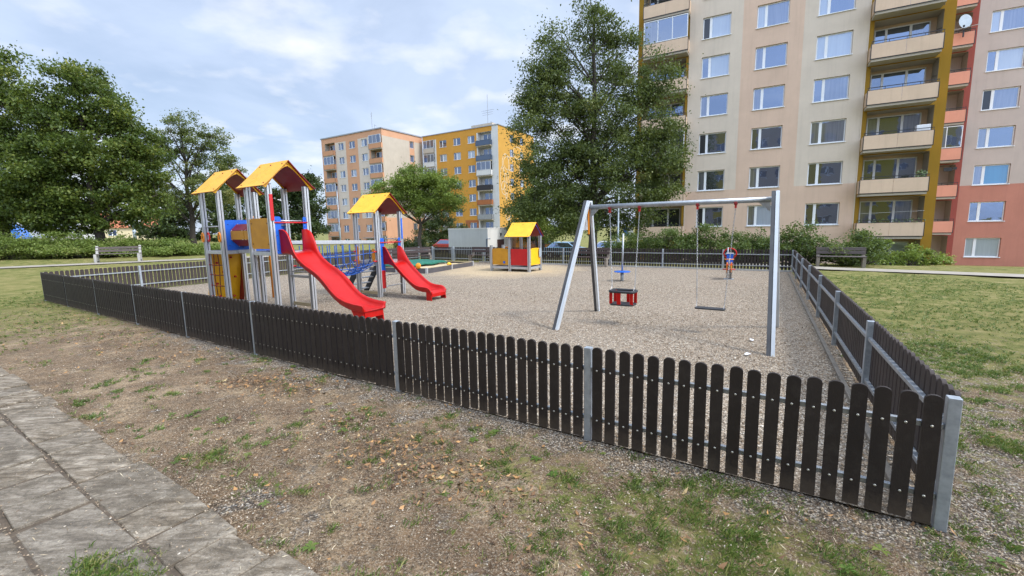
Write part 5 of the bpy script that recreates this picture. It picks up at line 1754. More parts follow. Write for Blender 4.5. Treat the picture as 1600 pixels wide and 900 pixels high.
for k in range(-1, 7):
    z = 1.64 + 2.8 * k
    for xa_, xb_, d_ in ((-65.9, -62.95, 1.0), (-51.9, -48.75, 1.1)):
        b.add([(xa_, d_, z - .8), (xb_, d_, z - .8), (xb_, d_, z + 1.75), (xa_, d_, z + 1.75)], [(0, 1, 2, 3)], MT['pl_white'])
gh = [(4.2, 5.5), (8.1, 9.4)]
gz = sorted({-3, 21.1, *[1.8 + 2.8 * k for k in range(-1, 7)], *[3.2 + 2.8 * k for k in range(-1, 7)]})
ysb = [0, 4.2, 5.5, 8.1, 9.4, 13.9]
for i in range(len(ysb) - 1):
    for j in range(len(gz) - 1):
        cy_, cz_ = (ysb[i] + ysb[i + 1]) / 2, (gz[j] + gz[j + 1]) / 2
        if any(a_ < cy_ < c_ for a_, c_ in gh) and any(1.8 + 2.8 * k < cz_ < 3.2 + 2.8 * k for k in range(-1, 7)):
            continue
        b.add([(-47.2, ysb[i], gz[j]), (-47.2, ysb[i + 1], gz[j]), (-47.2, ysb[i + 1], gz[j + 1]), (-47.2, ysb[i], gz[j + 1])], [(0, 1, 2, 3)], MT['pl_yellow'])
b.add([(-66.2, 0, -3), (-66.2, 0, 21.1), (-66.2, 13.9, 21.1), (-66.2, 13.9, -3)], [(0, 1, 2, 3)], MT['pl_orange'])
b.add([(-66.2, 13.9, -3), (-66.2, 13.9, 21.1), (-47.2, 13.9, 21.1), (-47.2, 13.9, -3)], [(0, 1, 2, 3)], MT['pl_orange'])
b.build('wall', Ob, fixn=False)
MB().box(-66.3, -47.05, -.12, 14.0, 21.1, 21.25, MT['flash']).build('roof', Ob)
MB().box(-54.5, -49.5, 1.5, 6.5, 21.25, 22.1, MT['pl_cream']).build('roof_box', Ob)
for k in range(-1, 7):
    z = 1.64 + 2.8 * k
    for (x0, x1) in ((-61.63, -59.78), (-58.0, -56.19), (-54.41, -52.69)):
        window(Ob, x0, x1, z, z + 1.4, .13, rs, mull=(.42,), mw=.16)
    for (a_, c_) in gh:
        window(Ob, a_, c_, 1.8 + 2.8 * k, 3.2 + 2.8 * k, 47.2 + .1, rs, mull=(.5,), mw=.1, vert='x', sill=False)
    window(Ob, -65.5, -63.3, z - .3, z + 1.5, .95, rs, mull=(.5,), sill=False, name='balcony_window')
    balcony(Ob, -65.9, -62.95, -.25, 0, z - .83, .92, MT['pl_cream'] if k not in (5,) else MT['pl_white'], rs, two=True, glazed=(k >= 4 or k == 2), rail=False)
    window(Ob, -51.3, -49.2, z - .7, z + 1.5, 1.02, rs, mull=(.5,), sill=False, name='balcony_window', glasses=['gl_dark', 'gl_mid'])
    mt = {6: 'gl_navy', 5: 'gl_navy', 4: 'pl_white', 3: 'black', 2: 'pl_brick', 1: 'flash', 0: 'pl_white', -1: 'pl_white'}[k]
    balcony(Ob, -51.95, -48.6, -.7, 0, z - .83, .95, MT[mt], rs, two=True, glazed=(k == 4), rail=False)
# white line drawing on the gable: loops of painted strokes, a thin coat proud of the wall
b = MB()
def stroke(pts, w=.10):
    for p, q in zip(pts[:-1], pts[1:]):
        dy_, dz_ = q[0] - p[0], q[1] - p[1]
        l = math.hypot(dy_, dz_) or 1
        ny_, nz_ = -dz_ / l * w / 2, dy_ / l * w / 2
        ey_, ez_ = dy_ / l * .03, dz_ / l * .03
        b.add([(-47.19, p[0] - ny_ - ey_, p[1] - nz_ - ez_), (-47.19, q[0] - ny_ + ey_, q[1] - nz_ + ez_), (-47.19, q[0] + ny_ + ey_, q[1] + nz_ + ez_), (-47.19, p[0] + ny_ - ey_, p[1] + nz_ - ez_)], [(0, 1, 2, 3)], MT['pl_mural'])
def loop(cy_, cz_, ry, rz, a0=0, a1=360, n=22, w=.10):
    stroke([(cy_ + ry * math.cos(R(a0 + (a1 - a0) * k / n)), cz_ + rz * math.sin(R(a0 + (a1 - a0) * k / n))) for k in range(n + 1)], w)
loop(2.5, 14.2, 1.2, 1.9, w=.16); loop(3.4, 14.4, 1.7, 1.3, w=.13); loop(1.3, 11.4, .8, 2.2, 20, 330, w=.14); loop(1.9, 9.6, 1.1, 1.3, w=.12)
stroke([(2.0, 12.2), (2.1, 8.5), (2.6, 7.2)], .14); stroke([(2.7, 12.4), (3.0, 9.4), (2.6, 7.2)], .14); stroke([(3.4, 12.6), (3.9, 9.6), (4.1, 9.0)], .12)
loop(7.2, 16.8, 1.8, 1.2, w=.13); loop(8.8, 13.6, 1.2, 1.8, w=.13); loop(3.0, 4.6, .8, 1.2, w=.2); loop(3.5, 4.4, .5, .9, w=.2)
b.build('painted_drawing', Ob, fixn=False)

# roof aerials
for (px_, y_, z0_, h_, lab) in ((-27.4, 92.0, 17.0, 6.2, 'thin roof aerial with a small antenna on the peach and cream block'), (-4.15, 91.0, 20.0, 6.9, 'tall roof aerial with crossbars on the golden orange block')):
    a_ = thing('roof_aerial', lab, 'aerial', (px_, y_, 21.3), R(-31))
    MB().tube([(0, 0, 0), (0, 0, 4.0 if px_ < -10 else 6.6)], .05, MT['flash'], 6).build('mast', a_)
    b = MB()
    zz_ = 3.6 if px_ > -10 else 3.6
    for q in range(5):
        b.bar((-(1.5 if px_ > -10 else .3) + .12 * q, 0, zz_ - .4 * (q % 3)), ((1.5 if px_ > -10 else .3) - .15 * q, 0, zz_ - .4 * (q % 3)), .035, .035, MT['flash'])
    b.bar((.7, 0, 0), (.7, 0, 1.5), .05, .05, MT['flash']).bar((.7, 0, 1.4), (1.3, 0, 1.1), .05, .05, MT['flash'])
    b.build('antenna', a_)

# --- block behind the viewer, seen as reflections in the windows
pr_ = -NBd * 19.0
Rb = thing('apartment_building', 'yellow and grey apartment block seen only as a reflection in the ground-floor and lower windows', 'apartment building', (pr_[0], pr_[1], 0), ROT_B)
holes = []
b = MB()
MT['pl_ref_yellow'] = plaster('yellow_render', (0.55, 0.40, 0.05))
for k in range(0, 6):
    for q in range(-9, 10):
        holes.append((q * 3.4 - .9, q * 3.4 + .9, 1.6 + 2.8 * k, 3.0 + 2.8 * k))
facade(b, -32, 32, -2, 19.0, 0, holes, lambda x, z: MT['pl_ref_yellow'] if int((x + 34) // 3.4) % 3 != 1 else MT['pl_grey'], reveal=.02, xs_extra=[-32 + 3.4 * q - .0 for q in range(19)])
b.box(-32, 32, -8, -.2, -2, 19.1, MT['pl_grey'])
b.build('wall', Rb, fixn=False)
for k in range(0, 6):
    for q in range(-9, 10, 1):
        pass
b = MB()
for h_ in holes:
    b.box(h_[0], h_[1], -.06, -.04, h_[2], h_[3], MT['gl_mid'])
    b.box(h_[0] + .8, h_[0] + .95, -.035, -.01, h_[2], h_[3], MT['white']).box(h_[0], h_[1], -.035, -.01, h_[2], h_[2] + .1, MT['white']).box(h_[0], h_[1], -.035, -.01, h_[3] - .1, h_[3], MT['white'])
wr = b.build('window_band', Rb)
wr['kind'] = 'stuff'

# --- concrete garage building
g0 = np.array([-2.10, 40.0])
gr = thing('utility_building', 'low flat-roofed concrete building with its shaded side coloured grey and its lit whitewashed front coloured whiter beyond the fence', 'utility building', (g0[0], g0[1], -1.2), TH)
b = MB()
b.add([(-4.6, 0, 0), (0, 0, 0), (0, 0, 3.0), (-4.6, 0, 3.0)], [(0, 1, 2, 3)], MT['pl_garage'])
b.add([(0, 0, 0), (0, 8, 0), (0, 8, 3.0), (0, 0, 3.0)], [(0, 1, 2, 3)], MT['pl_garage2'])
b.add([(-4.6, 0, 0), (-4.6, 0, 3.0), (-4.6, 8, 3.0), (-4.6, 8, 0)], [(0, 1, 2, 3)], MT['pl_garage'])
b.add([(-4.6, 8, 0), (-4.6, 8, 3.0), (0, 8, 3.0), (0, 8, 0)], [(0, 1, 2, 3)], MT['pl_garage'])
b.build('wall', gr, fixn=False)
MB().box(-4.62, .02, -.02, 8.02, 3.0, 3.10, MT['pl_garage2']).build('roof', gr)
MB().box(.002, .05, 1.5, 2.6, .2, 2.0, MT['brown_door']).build('door', gr)
b = MB().tube([(-.12, -.05, .2), (-.12, -.05, 2.1), (.3, -.05, 2.12)], .045, MT['blue_pipe'], 6); b.build('pipe', gr)
MB().box(.01, .12, 2.0, 2.12, 2.35, 2.6, MT['black']).build('wall_lamp', gr)

# ------------------------------------------------------------------ lamp posts
def lamp_post(label, x, y, z_head, r, grp='lamp posts'):
    z0 = H1(x, y)
    t = thing('lamp_post', label, 'lamp post', (x, y, z0), R(-30), grp)
    h = z_head - z0
    MB().lathe([(r * 2.2, 0), (r * 2.2, h * .33), (r * 1.15, h * .36), (r, h)], MT['lamp_blue'], (0, 0, 0), 12).build('pole', t, smooth=True)
    MB().box(-.38, .12, -.09, .09, h - .02, h + .05, MT['lamp_blue']).build('lamp_head', t, bevel=.02)
lamp_post('pale grey street lamp rising behind the back fence before the big tree', 6.20, 25.7, 3.92, .045)
lamp_post('thin dark street lamp in front of the peach block in the distance', -24.6, 64.0, 7.6, .06)
t = lamp_post('slim white lamp pole beyond the left hedge by the orange roofed house', -50.7, 60.0, 4.9, .09)

# ------------------------------------------------------------------ distant left things
hs = thing('house', 'small pale house with an orange tiled roof and dormer far at the left', 'house', (-81.0, 95.5, .6), R(38))
b = MB(); b.box(-6.5, 4.5, 0, 8, 0, 2.9, MT['house_wall']); b.build('wall', hs)
b = MB(); b.prism([(-.5, 2.85), (8.5, 2.85), (4.0, 6.2)], -6.8, 4.8, MT['house_tile'], axis='x'); b.build('roof', hs)
b = MB(); b.box(-1.2, 1.6, .1, 3.6, 3.1, 4.7, MT['white']); b.prism([(-1.5, 4.7), (1.9, 4.7), (.2, 5.7)], -.1, 3.8, MT['house_tile']); dm = b.build('dormer', hs)
window(dm, -.7, 1.1, 3.5, 4.4, .02, rs, mull=(.5,), mw=.15, sill=False, glasses=['gl_dark', 'gl_dark'])
window(hs, 1.0, 2.4, 1.2, 2.4, -.06, rs, mull=(.5,), mw=.15, sill=False, glasses=['gl_dark', 'gl_dark'])
window(hs, -4.0, -2.6, 1.2, 2.4, -.06, rs, mull=(.5,), mw=.15, sill=False, glasses=['gl_dark', 'gl_dark'])
hs2 = thing('house', 'white rendered house end beside the orange roofed one, half behind leaves', 'house', (-84.5, 92.0, .6), R(38))
MB().box(-3.2, 0, 0, 6, 0, 4.4, MT['white_wall'] if 'white_wall' in MT else MT['pl_white']).build('wall', hs2)
MB().prism([(-.3, 4.4), (6.3, 4.4), (3, 5.6)], -3.4, .2, MT['house_tile'], axis='x').build('roof', hs2)
p0 = np.array([-69.6, 85.5]); p1 = np.array([-60.4, 80.5]); d_ = p1 - p0; L_ = np.linalg.norm(d_)
yf = thing('wall', 'low pale yellow wall with brown upright gaps beyond the lawn at left', 'wall', (p0[0], p0[1], 1.2), math.atan2(d_[1], d_[0]))
b = MB(); b.box(-1, L_ + 1, 0, .25, 0, .45, MT['house_wall']); b.build('base', yf)
for k in range(10):
    x = -1 + (L_ + 1.4) * k / 9
    MB().box(x, x + .55, .0, .25, .45, 1.45, MT['house_wall']).build('pier', yf)
b = MB(); b.box(-1, L_ + 1, .1, .15, .45, 1.35, MT['slat_brown']); b.build('infill', yf)
dome = thing('tarpaulin_tunnel', 'light blue rounded tarpaulin cover behind the hedge at the left edge', 'cover', (-46.5, 40.5, .9), R(40))
b = MB(); b.prism([(1.9 * math.cos(t * math.pi / 16), 2.4 * math.sin(t * math.pi / 16) + .0) for t in range(17)], -3, 2.5, MT['blue_dome']); b.build('cover', dome)
tn = thing('greenhouse', 'small whitish tent top peeking over the left hedge', 'tent', (-43.2, 43.0, 1.0), R(40))
MB().prism([(-1.0, 0), (1.0, 0), (1.0, .9), (.2, 1.7), (-.6, 1.2)], -1, 1, MT['concrete']).build('canopy', tn)

# ------------------------------------------------------------------ cars
def car(label, x, y, rot, paint, grp='parked cars', van=False):
    z0 = H1(x, y)
    t = thing('parked_car', label, 'car', (x, y, z0), rot, grp)
    pm = M(label.split()[0] + '_car_paint', paint, tuple(v * .9 for v in paint), 2, .25, 0, 0, spec=.6, coat=.8)
    b = MB()
    if van:
        body = [(-2.4, .35), (2.3, .35), (2.35, .8), (2.0, 1.15), (1.4, 1.25), (1.0, 1.95), (-2.3, 2.0), (-2.42, 1.0)]
        b.prism(body, -.88, .88, pm)
        gh_ = [(1.05, 1.90), (1.36, 1.30), (.5, 1.28), (.45, 1.85)]
    else:
        body = [(-1.95, .32), (1.95, .30), (2.02, .55), (1.9, .80), (1.05, .95), (-1.2, .98), (-1.85, .95), (-2.02, .6)]
        b.prism(body, -.85, .85, pm)
        roof = [(1.0, .95), (.35, 1.40), (-1.05, 1.44), (-1.6, .98)]
        b.add([(x_, s_ * (.80 if z_ < 1 else .62), z_) for s_ in (-1, 1) for x_, z_ in roof], [(0, 1, 2, 3), (7, 6, 5, 4), (0, 4, 5, 1), (1, 5, 6, 2), (2, 6, 7, 3)], pm)
        gh_ = [(.88, .985), (.34, 1.33), (-.98, 1.36), (-1.42, 1.0)]
    b.build('body', t, bevel=.05)
    b = MB()
    for s_ in (-1, 1):
        if van:
            b.add([(x_, s_ * .885, z_) for x_, z_ in gh_], [(0, 1, 2, 3)], MT['gl_dark'])
        else:
            b.add([(x_, s_ * ((.80 if z_ < 1.1 else .645) + .006), z_) for x_, z_ in gh_], [(0, 1, 2, 3)], MT['gl_dark'])
    if not van:
        b.add([(1.00, -.70, 1.0), (1.00, .70, 1.0), (.42, .58, 1.37), (.42, -.58, 1.37)], [(0, 1, 2, 3)], MT['gl_dark'])
        b.add([(-1.58, -.70, 1.03), (-1.58, .70, 1.03), (-1.12, .58, 1.40), (-1.12, -.58, 1.40)], [(0, 1, 2, 3)], MT['gl_dark'])
    b.build('windows', t, fixn=False)
    for x_ in (-1.25, 1.25):
        for s_ in (-1, 1):
            w_ = MB().prism([(x_ + .31 * math.cos(q * math.pi / 9), .31 + .31 * math.sin(q * math.pi / 9)) for q in range(18)], s_ * .70, s_ * .88, MT['rubber']).build('wheel', t)
            MB().prism([(x_ + .19 * math.cos(q * math.pi / 6), .31 + .19 * math.sin(q * math.pi / 6)) for q in range(12)], s_ * .86, s_ * .887, MT['alu']).build('rim', w_)
    for s_ in (-1, 1):
        MB().box(1.93, 2.0, s_ * .55 - .14, s_ * .55 + .14, .62, .76, MT['white']).build('headlight', t)
        MB().box(-2.0, -1.93, s_ * .6 - .12, s_ * .6 + .12, .66, .84, MT['slide']).build('tail_light', t)
    return t
car('red hatchback parked beside the low concrete building', -6.25, 46.6, R(-32), (0.42, 0.02, 0.02))
car('orange van glimpsed through the open sides of the play hut', 2.6, 43.5, R(12), (0.55, 0.20, 0.03), van=True)
car('white hatchback parked under the big tree behind the back fence', 8.2, 35.0, R(-30), (0.62, 0.64, 0.66))
car('pale blue hatchback parked under the tree, left of the white one', 4.9, 38.6, R(-30), (0.20, 0.36, 0.50))
sg = thing('sign_board', 'small blue and white sign on a post behind the back fence under the tree', 'sign', (8.6, 32.6, H1(8.6, 32.6)), R(-20))
MB().tube([(0, .03, 0), (0, .03, 2.35)], .03, MT['galv'], 8).build('post', sg)
MB().box(-.34, .02, -.02, .01, 1.75, 2.35, MT['blue_panel']).box(.022, .36, -.02, .01, 1.75, 2.35, MT['white']).build('board', sg)

# ------------------------------------------------------------------ trees
def leaves(name, parent, centers, tints, size, mat, rg, up=0.5, fold=0.25, aspect=0.62):
    n = len(centers)
    nrm = rg.normal(size=(n, 3)); nrm[:, 2] = nrm[:, 2] * 0.8 + up
    nrm /= np.linalg.norm(nrm, axis=1, keepdims=True)
    d = rg.normal(size=(n, 3)); d[:, 2] -= 0.35
    d -= nrm * (d * nrm).sum(1, keepdims=True)
    d /= np.linalg.norm(d, axis=1, keepdims=True)
    s = np.cross(nrm, d)
    L_ = size * rg.uniform(0.6, 1.35, size=(n, 1))
    base = centers - d * L_ * 0.5
    tip = centers + d * L_ * 0.5 - nrm * L_ * 0.10
    mid = centers - d * L_ * 0.05 + nrm * L_ * 0.04
    a = mid + s * L_ * aspect * 0.5 + nrm * L_ * fold * .25
    c = mid - s * L_ * aspect * 0.5 + nrm * L_ * fold * .25
    v = np.stack([base, a, tip, c], 1).reshape(-1, 3)
    return np_mesh(name, v, 4, mat, tints, parent)

def bez(p0, p1, p2, n):
    return [tuple((1 - t) ** 2 * p0[i] + 2 * t * (1 - t) * p1[i] + t * t * p2[i] for i in range(3)) for t in [k / n for k in range(n + 1)]]

def tree(name, label, x, y, lobes, trunk_top, trunk_r, n_leaf, size, mat, seed, cat='tree', group=None, clump=0.55, n_cl=140, limbs=None, z0=None, tint_mu=0.42, gap=0.0, flat=0.62, trunk_lean=(0, 0), shell=0.5, fork=0.24):
    """lobes: (dx, dy, z, rx, ry, rz, weight), z absolute; a trunk, limbs to the lobes, twigs to each leaf clump"""
    rg = np.random.default_rng(seed)
    g = H1(x, y) if z0 is None else z0
    t = thing(name, label, cat, (x, y, g), 0, group)
    w = np.array([l[6] for l in lobes], float); w /= w.sum()
    cl = []
    for i in range(n_cl):
        l = lobes[rg.choice(len(lobes), p=w)]
        v = rg.normal(size=3); v /= np.linalg.norm(v)
        r = rg.random() ** shell
        cl.append((l[0] + v[0] * r * l[3], l[1] + v[1] * r * l[4], l[2] - g + v[2] * r * l[5]))
    cl = np.array(cl)
    cl[:, 2] = np.maximum(cl[:, 2], 0.15)
    # wood
    b = MB()
    nodes = []
    tt = trunk_top - g
    if trunk_r > 0:
        pts = [(trunk_lean[0] * (k / 8) ** 1.3 + .06 * math.sin(k * 1.7 + seed), trunk_lean[1] * (k / 8) + .06 * math.cos(k * 1.3 + seed), -.1 + tt * k / 8) for k in range(9)]
        rr = [trunk_r * (1.25 if k == 0 else 1.0 - .085 * k) for k in range(9)]
        b.tube(pts, rr, MT['bark'], 10)
        for k in range(2, 9):
            nodes.append((np.array(pts[k]), rr[k]))
        for li, l in enumerate(lobes):
            for q in range(limbs or 2):
                e = np.array([l[0], l[1], l[2] - g]) + rg.normal(size=3) * np.array([l[3], l[4], l[5]]) * .35
                hd = math.hypot(e[0], e[1])
                zs_t = max(tt * fork, min(tt * .85, e[2] - .9 * hd - .5))
                ki = max(1, min(7, int(round(zs_t / tt * 8))))
                s_ = np.array(pts[ki])
                c = s_ * .45 + e * .55 + np.array([0, 0, .05 * abs(e[2] - s_[2])]) + np.append((e - s_)[:2] * -.10, 0)
                bp = bez(s_, c, e, 8)
                r0 = trunk_r * rg.uniform(.20, .36)
                b.tube(bp, [r0 * (1 - .095 * k) for k in range(9)], MT['bark'], 7)
                for k in range(2, 9):
                    nodes.append((np.array(bp[k]), r0 * (1 - .095 * k)))
        P = np.array([n_[0] for n_ in nodes])
        for c in cl:
            dd = np.linalg.norm(P - c, axis=1) + np.where(P[:, 2] > c[2] - .1, 1.6, 0)
            k = int(dd.argmin())
            s_ = P[k]
            m_ = (s_ + c) / 2 + np.array([0, 0, .10 * np.linalg.norm(c - s_)])
            r0 = min(.035, nodes[k][1] * .5)
            b.tube(bez(s_, m_, c, 4), [r0, r0 * .8, r0 * .6, r0 * .45, r0 * .25], MT['bark'], 4, cap=False)
        b.build('trunk', t, smooth=True, fixn=False)
    # leaves
    per = rg.multinomial(n_leaf, rg.dirichlet(np.full(len(cl), 3.0)))
    cr = clump * rg.uniform(.65, 1.25, size=len(cl))
    ci = np.repeat(np.arange(len(cl)), per)
    off = rg.normal(size=(len(ci), 3)) * np.array([.52, .52, .52 * flat])
    # twiggy streaks inside a clump
    cen = cl[ci] + off * cr[ci][:, None]
    if trunk_r > 0:
        stray = rg.random(len(ci)) < .04
        cen[stray] += rg.normal(size=(stray.sum(), 3)) * clump * .7
    cen[:, 2] = np.maximum(cen[:, 2], .03)
    ct = rg.normal(0, .13, size=len(cl))
    tint = np.clip(tint_mu + ct[ci] + rg.normal(0, .13, size=len(ci)), 0, 1)
    leaves('crown' if trunk_r > 0 else 'foliage', t, cen, tint, size, mat, rg)
    if trunk_r <= 0:
        b = MB()
        for c in cl[:: max(1, len(cl) // 60)]:
            b.tube([(0, 0, -.05), (c[0] * .8, c[1] * .8, c[2] * .35), tuple(c)], [.02, .014, .006], MT['bark'], 4, cap=False)
        b.build('stems', t, fixn=False)['kind'] = 'stuff'
    return t

# big lime tree left of the near block
tree('lime_tree', 'big dark lime tree before the near block, crown reaching the top of the view', 5.0, 27.0,
     [(0, 0, 13.0, 1.5, 1.6, 2.6, .8), (-2.2, 0, 11.4, 1.2, 1.5, 2.3, .7), (1.5, .2, 11.2, 1.5, 1.6, 2.4, .7), (-3.5, 0, 8.4, 1.5, 1.9, 2.4, .85), (-.9, 0, 8.6, 2.2, 2.3, 2.8, 1.0), (1.4, 0, 8.0, 2.0, 2.3, 2.8, .9),
      (3.6, .3, 9.6, 1.6, 1.8, 2.8, .9), (4.4, .2, 6.6, 1.5, 1.8, 2.3, .8), (-2.9, 0, 10.2, 1.5, 1.6, 1.9, .7), (-1.2, 0, 6.4, 2.2, 2.0, 1.8, .8), (2.0, 0, 6.0, 1.9, 2.0, 1.8, .7), (-3.3, 0, 5.0, 1.9, 2.1, 2.0, 1.0), (.3, 0, 4.8, 2.9, 2.3, 2.0, 1.4), (3.4, 0, 4.2, 1.9, 2.0, 1.8, 1.0), (-4.3, .2, 2.9, 1.3, 1.4, 1.2, .5), (-1.5, 0, 2.6, 2.6, 2.0, 1.6, 1.1), (2.2, 0, 2.3, 2.4, 2.0, 1.4, .9)],
     13.4, .25, 125000, .128, MT['leaf_b'], 11, n_cl=820, clump=.60, tint_mu=.46, limbs=3, shell=.6)
# left foreground maples
tree('maple_tree', 'large dense maple with sunlit tufts filling the left side, behind the hedge', -27.3, 29.5,
     [(.2, 0, 11.3, 1.4, 1.8, 1.6, .7), (-1.5, -.4, 9.6, 1.5, 1.8, 1.6, .7), (1.8, .4, 9.6, 1.3, 1.6, 1.2, .6), (0, 0, 7.4, 3.0, 2.6, 2.4, 1.8), (-2.4, -.6, 5.8, 2.0, 2.2, 2.0, 1.1), (2.6, .8, 6.9, 1.5, 1.9, 1.9, .9), (2.4, .6, 4.2, 1.7, 1.9, 1.9, 1.0), (-.5, 0, 3.8, 2.8, 2.2, 1.7, 1.5), (-2.8, 0, 3.2, 2.2, 1.9, 1.4, 1.0)],
     9.5, .30, 90000, .17, MT['leaf_a'], 5, n_cl=520, clump=.56, tint_mu=.50, limbs=2, shell=.42)
tree('maple_tree', 'maple cut by the left edge of the view, as tall as its neighbour', -33.5, 29.5,
     [(.6, 0, 12.3, 1.5, 2.0, 1.9, .9), (-2.0, 0, 11.4, 2.2, 2.4, 2.8, 1.0), (1.0, .3, 9.3, 1.7, 2.2, 2.2, 1.1), (0, 0, 6.4, 3.4, 3.0, 2.6, 1.6), (.9, .2, 4.0, 2.8, 2.4, 1.9, 1.2), (-3.5, 0, 6.5, 2.6, 2.6, 2.6, .8)],
     10.5, .30, 60000, .18, MT['leaf_a'], 6, n_cl=340, clump=.70, tint_mu=.42, limbs=2, shell=.45)
tree('ash_tree', 'airy tree with visible forked branches standing right of the dense maple', -26.4, 37.0,
     [(.3, 0, 10.2, 1.6, 1.8, 1.7, .8), (-1.6, 0, 8.9, 1.6, 1.8, 1.6, .8), (2.2, 0, 9.0, 1.6, 1.8, 1.5, .8), (.4, 0, 7.3, 2.6, 2.4, 1.7, 1.0), (3.3, 0, 7.2, 1.2, 1.6, 1.2, .6), (-3.0, 0, 7.0, 1.2, 1.6, 1.3, .5), (-1.9, 0, 5.0, 2.2, 2.2, 1.5, 1.0), (1.8, 0, 5.0, 2.2, 2.2, 1.4, 1.0)],
     8.6, .25, 26000, .14, MT['leaf_b'], 9, n_cl=300, clump=.42, tint_mu=.66, limbs=3, shell=.5)
tree('ash_tree', 'mid green spreading tree with a forked trunk in front of the peach block', -7.0, 34.0,
     [(0, 0, 5.6, 1.7, 1.7, 1.0, 1.0), (-2.1, 0, 4.6, 1.6, 1.6, 1.1, .9), (2.0, 0, 4.8, 1.7, 1.6, 1.1, 1.0), (-.2, 0, 4.4, 2.2, 2.0, 1.1, 1.1), (3.0, .3, 3.9, 1.1, 1.3, .9, .5), (-3.1, 0, 4.3, .9, 1.2, .7, .4), (.7, 0, 3.6, 2.4, 1.9, .9, .9), (-1.6, 0, 3.7, 1.7, 1.6, .8, .7), (1.0, 0, 5.6, 1.4, 1.5, .8, .7), (-1.0, 0, 5.4, 1.3, 1.5, .8, .6)],
     4.6, .17, 46000, .115, MT['leaf_c'], 14, n_cl=420, clump=.44, tint_mu=.48, limbs=2, trunk_lean=(.15, 0), shell=.6, fork=.55)
gt = 'trees in the distance behind the towers'
for i, (x, y, hh, rr_, lab) in enumerate(((-35.8, 55, 9.8, 3.0, 'dark tree just left of the left tower roof, in the distance'), (-40.6, 53, 7.6, 3.6, 'low dark tree behind the airy tree trunk'), (-34.9, 60.5, 9.0, 3.0, 'dark tree seen between the two tall towers'),
                                   (-31.9, 60, 8.0, 2.8, 'dark tree seen through the middle tower posts'), (-29.6, 62, 8.6, 2.4, 'dark tree between the middle tower and the peach block'), (-27.2, 60.5, 9.3, 2.2, 'pointed dark tree touching the left edge of the peach block'))):
    g_ = H1(x, y)
    tree('dark_tree', lab, x, y, [(0, 0, hh - rr_ * .8, rr_ * .75, rr_ * .7, rr_ * .8, 1), (0, 0, hh * .50, rr_, rr_ * .9, hh * .30, 1.5), (0, 0, hh * .25, rr_ * 1.05, rr_, hh * .2, 1.1)],
         hh * .7, .2, 9000, .30, MT['leaf_d'], 30 + i, group=gt, n_cl=80, clump=.8, limbs=2, tint_mu=.5)
tree('bushy_tree', 'dense dark bush tree between the forked tree and the concrete building', -7.6, 49.5, [(0, 0, 3.9, 2.1, 1.8, 2.2, 1), (.5, 0, 1.8, 2.2, 1.9, 2.0, 1.2), (-1.2, 0, 1.6, 1.8, 1.5, 1.8, 1)], 3.4, .12, 15000, .16, MT['leaf_d'], 41, n_cl=90, clump=.55, tint_mu=.62)
tree('willow_tree', 'yellowish green feathery tree behind the play hut, left of the big lime tree', 2.0, 36.0, [(0, 0, 3.9, 1.1, 1.1, 1.1, 1), (0, 0, 2.4, 1.5, 1.3, 1.5, 1.2), (1.4, 0, 1.6, 1.2, 1.2, 1.4, .8)], 3.6, .10, 10000, .14, MT['leaf_c'], 42, n_cl=70, clump=.5, tint_mu=.45)
tree('dark_tree', 'dark broad tree filling the gap under the big lime tree crown', 3.0, 42.0, [(0, 0, 4.0, 3.2, 2.0, 2.6, 1), (3.5, 0, 3.6, 2.6, 2.0, 2.4, 1), (-1.5, 0, 2.0, 2.2, 1.8, 1.8, .7)], 5.0, .2, 16000, .22, MT['leaf_d'], 43, n_cl=110, clump=.8, tint_mu=.55)
for i, (x, y, hh, lab) in enumerate(((-8.9, 38.0, 1.0, 'low dark shrub at the foot of the peach gable wall'), (-7.6, 37.2, .9, 'low shrub right of the forked tree trunk, over the back fence'))):
    tree('shrub', lab, x, y, [(0, 0, hh * .2, 1.3, 1.0, 1.0, 1)], 1, 0, 4000, .14, MT['leaf_d'], 50 + i, cat='shrub', n_cl=30, clump=.5, tint_mu=.6, group='low shrubs behind the gates')

# hedge along the near block
gh2 = 'shrubs of the hedge behind the back fence'
labs = ['right-hand end shrub of the hedge, next to the brown park bench', 'hedge shrub behind the far right fence corner', 'hedge shrub behind the spring rider', 'hedge shrub below the second window column of the near block', 'hedge shrub left of the right chain swing', 'hedge shrub at the left end, under the big tree']
for i, lab in enumerate(labs):
    tt_ = -2.2 + 1.95 * i
    q = RC1 + NB * (4.0 - .12 * i) + np.array([-0.843, 0.538]) * tt_
    hh = (1.25, 1.75, 1.6, 1.75, 1.55, 1.35)[i]
    tree('hedge_shrub', lab, q[0], q[1], [(0, 0, hh * .62, 1.15, .9, hh * .36, 1.2), (.5, 0, hh * .35, 1.1, .9, hh * .36, 1), (-.6, .1, hh * .35, 1.1, .9, hh * .36, 1), (.3, .1, hh * .95, .5, .5, .18, .25)], 1, 0, 9000, .085, MT['leaf_h'], 60 + i, cat='shrub', group=gh2, n_cl=80, clump=.34, tint_mu=.45)
q = NBd * 35.6 + BBd * 8.2
tree('climbing_shrub', 'yellow-green leafy shrub against the foot of the ochre bay', q[0], q[1], [(0, 0, -.2, 1.3, .7, .6, 1), (-1.3, 0, -.6, 1.2, .6, .5, .8), (1.6, 0, -.7, 1.2, .6, .4, .8), (-1.5, 0, .3, .3, .3, .5, .1)], 1, 0, 5000, .13, MT['leaf_c'], 70, cat='shrub', n_cl=60, clump=.35, tint_mu=.6)

